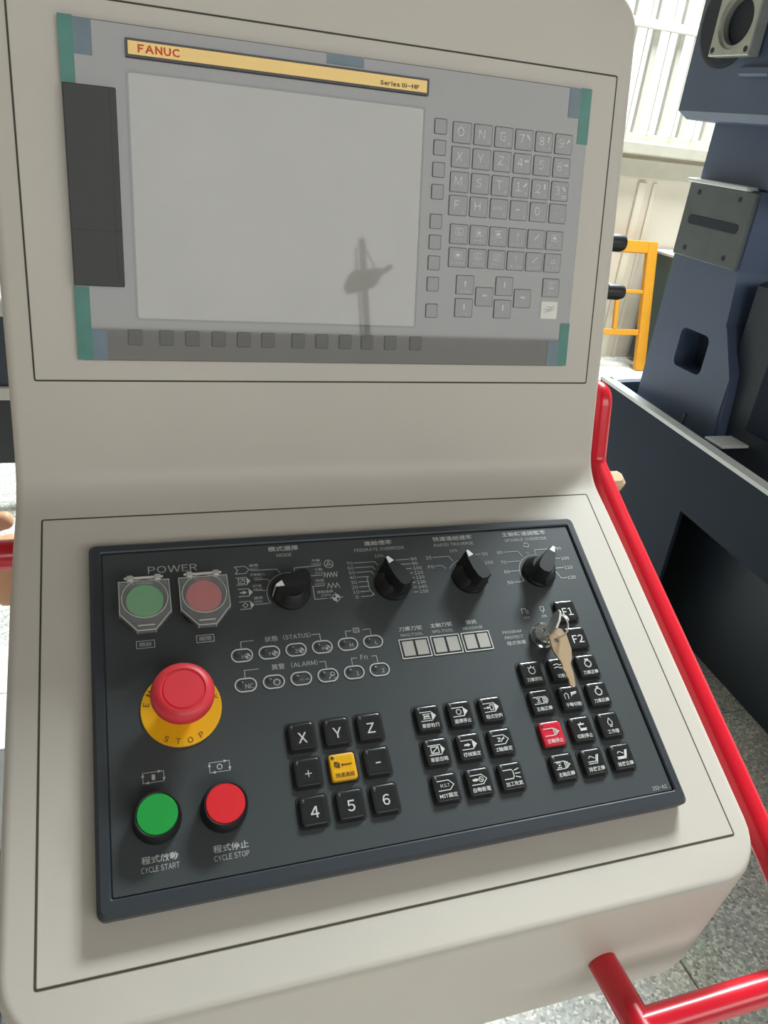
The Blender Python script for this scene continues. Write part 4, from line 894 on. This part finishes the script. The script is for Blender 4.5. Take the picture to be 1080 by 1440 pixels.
# ---------------------------------------------------------------- person behind the side rail
pr = thing('person', 'person in dark trousers and grey shirt reaching a hand behind the red side rail', 'person', Matrix.Translation((-.60, .66, 0)))
def person_body():
    V_ = {}; E_ = []; R_ = {}
    def j(n, p, r, par=None):
        V_[n] = Vector(p); R_[n] = r
        if par: E_.append((par, n))
    j('pelvis', (-.555, .64, .93), .135); j('waist', (-.60, .66, 1.08), .125, 'pelvis'); j('chest', (-.66, .68, 1.27), .145, 'waist'); j('collar', (-.69, .68, 1.41), .10, 'chest')
    j('neck', (-.69, .67, 1.48), .055, 'collar'); j('skull', (-.69, .65, 1.57), .082, 'neck'); j('crown', (-.69, .655, 1.66), .075, 'skull')
    for s_, nm in ((1, 'a'), (-1, 'b')):
        j('hip' + nm, (-.555 + s_ * .09, .64, .86), .095, 'pelvis'); j('knee' + nm, (-.555 + s_ * .11, .62, .48), .062, 'hip' + nm); j('ankle' + nm, (-.555 + s_ * .11, .66, .09), .042, 'knee' + nm); j('toe' + nm, (-.555 + s_ * .12, .50, .04), .036, 'ankle' + nm)
    j('shb', (-.87, .68, 1.37), .062, 'collar'); j('elb', (-.95, .66, 1.10), .044, 'shb'); j('wrb', (-.93, .56, .88), .029, 'elb'); j('hnb', (-.92, .53, .80), .028, 'wrb')
    j('sha', (-.53, .62, 1.37), .060, 'collar'); j('ela', (-.56, .47, 1.10), .046, 'sha'); j('wra', (-.375, .405, 1.02), .033, 'ela'); j('hna', (-.325, .40, 1.015), .036, 'wra'); j('kna', (-.290, .398, 1.01), .034, 'hna')
    for i, (dz, L) in enumerate(((.030, .075), (.010, .082), (-.010, .076), (-.029, .060))):
        b0 = (-.282, .396, 1.010 + dz); j('f%d' % i, b0, .0095, 'kna'); j('g%d' % i, (-.282 + L * .5, .388, 1.010 + dz * 1.1), .0088, 'f%d' % i); j('h%d' % i, (-.282 + L * .9, .372, 1.006 + dz * 1.1), .0078, 'g%d' % i)
    j('t0', (-.335, .388, 1.052), .012, 'hna'); j('t1', (-.305, .380, 1.072), .0105, 't0'); j('t2', (-.280, .378, 1.078), .009, 't1')
    names = list(V_); me = bpy.data.meshes.new('body'); off_ = Vector((-.60, .66, 0))
    me.from_pydata([tuple(V_[n] - off_) for n in names], [(names.index(a), names.index(b_)) for a, b_ in E_], [])
    o = bpy.data.objects.new('body_tmp', me); COL.objects.link(o)
    sk_ = o.modifiers.new('skin', 'SKIN'); sk_.use_smooth_shade = True
    lay = me.skin_vertices[0] if len(me.skin_vertices) else None
    if lay is None:
        bm = bmesh.new(); bm.from_mesh(me); bm.verts.layers.skin.verify(); bm.to_mesh(me); bm.free(); lay = me.skin_vertices[0]
    for i, n in enumerate(names): lay.data[i].radius = (R_[n], R_[n]); lay.data[i].use_root = (n == 'pelvis')
    o.modifiers.new('sub', 'SUBSURF').levels = 2
    bpy.context.view_layer.update()
    m2 = bpy.data.meshes.new_from_object(o.evaluated_get(bpy.context.evaluated_depsgraph_get()))
    bpy.data.objects.remove(o)
    m2.materials.clear()
    for m_ in (SKIN, TROUSER, SHIRT): m2.materials.append(m_)
    group_of = lambda n: 1 if n[:3] in ('pel', 'hip', 'kne', 'ank', 'toe') else (2 if n[:3] in ('wai', 'che', 'col', 'sha', 'shb') else 0)
    for p in m2.polygons:
        c = p.center + off_
        best = min(((c - V_[a].lerp(V_[b_], q)).length - R_[a] * (1 - q) - R_[b_] * q, a if q < .5 else b_) for a, b_ in E_ for q in (0, .2, .4, .6, .8, 1))
        p.material_index = group_of(best[1]); p.use_smooth = True
    return link('body', m2, pr)
body = person_body()
hb = MB(); lp = []
for k in range(8):
    t = k / 7; r = .090 * math.cos(t * PI / 2 * .98) + .004; lp.append([(r * math.cos(2 * PI * i / 18), r * 1.08 * math.sin(2 * PI * i / 18), .095 * math.sin(t * PI / 2)) for i in range(18)])
hb.loft(lp).build('hair', HAIR, pr, (-.09, .012, 1.605), smooth=60)
fc = MB(); 
for sx in (-1, 1): fc.lathe([(.002, 0), (.008, .002), (.004, .006)], 10, M=Matrix.Translation((-.09 + sx * .030, -.085, 1.575)) @ Matrix.Rotation(PI / 2, 4, 'X'))
fc.build('eyes', HAIR, pr)
MB().lathe([(.013, 0), (.010, .010), (.004, .022)], 10, M=Matrix.Translation((-.09, -.083, 1.548)) @ Matrix.Rotation(PI / 2 - .4, 4, 'X')).build('nose', SKIN, pr)
MB().cbox(-.115, -.065, -.088, -.078, 1.512, 1.520, .003).build('mouth', mat('lip', (176, 104, 92), .5), pr)
for sx in (-1, 1): MB().lathe([(.008, -.006), (.020, 0), (.016, .008)], 12, M=Matrix.Translation((-.09 + sx * .083, .01, 1.56)) @ Matrix.Rotation(sx * PI / 2, 4, 'Y')).build('ear', SKIN, pr)
for sx in (-1, 1): MB().loft([rr(-.045, .045, -.17, .09, .044, 0.0, 4), rr(-.048, .048, -.175, .095, .046, .03, 4), rr(-.040, .040, -.15, .085, .04, .075, 4), rr(-.035, .035, -.02, .07, .03, .10, 4)]).build('shoe', BLACKPL, pr, (.045 + sx * .115, .0, 0.0))

# ---------------------------------------------------------------- jib crane behind the operator (mirrored in the glossy screen)
jc = thing('jib_crane', 'grey workshop jib crane on a domed base mirrored in the screen', 'crane', Matrix.Translation((1.72, -5.0, 0)))
MB().lathe([(.36, 0), (.36, 1.85), (.33, 1.98), (.24, 2.10), (.12, 2.17), (.05, 2.19)], 32).build('base', BENCHDK, jc)
MB().tube([(0, 0, 2.15), (-.02, 0, 3.02)], .028, n=12).build('mast', NAVYDK, jc, smooth=60)
MB().loft([[(x, y * 1.0, z) for x, z in ((-.16, 2.66), (-.13, 2.60), (.08, 2.66), (.10, 2.78), (-.12, 2.75))] for y in (-.09, .09)]).build('hoist_body', NAVYDK, jc, smooth=0)
MB().tube([(.08, 0, 2.73), (.22, 0, 2.82)], .022, n=10).build('arm', NAVYDK, jc, smooth=60)
MB().tube([(-.02, 0, 3.0), (.10, 0, 2.76)], .007, n=8).build('stay_cable', NAVYDK, jc)
MB().tube([(-.07, 0, 2.95), (-.07, 0, 2.74)], .009, n=8).build('stay_cable', NAVYDK, jc)
MB().tube([(-.05, 0, 2.15), (-.06, 0, 2.63)], .010, n=8).build('cable', NAVYDK, jc)
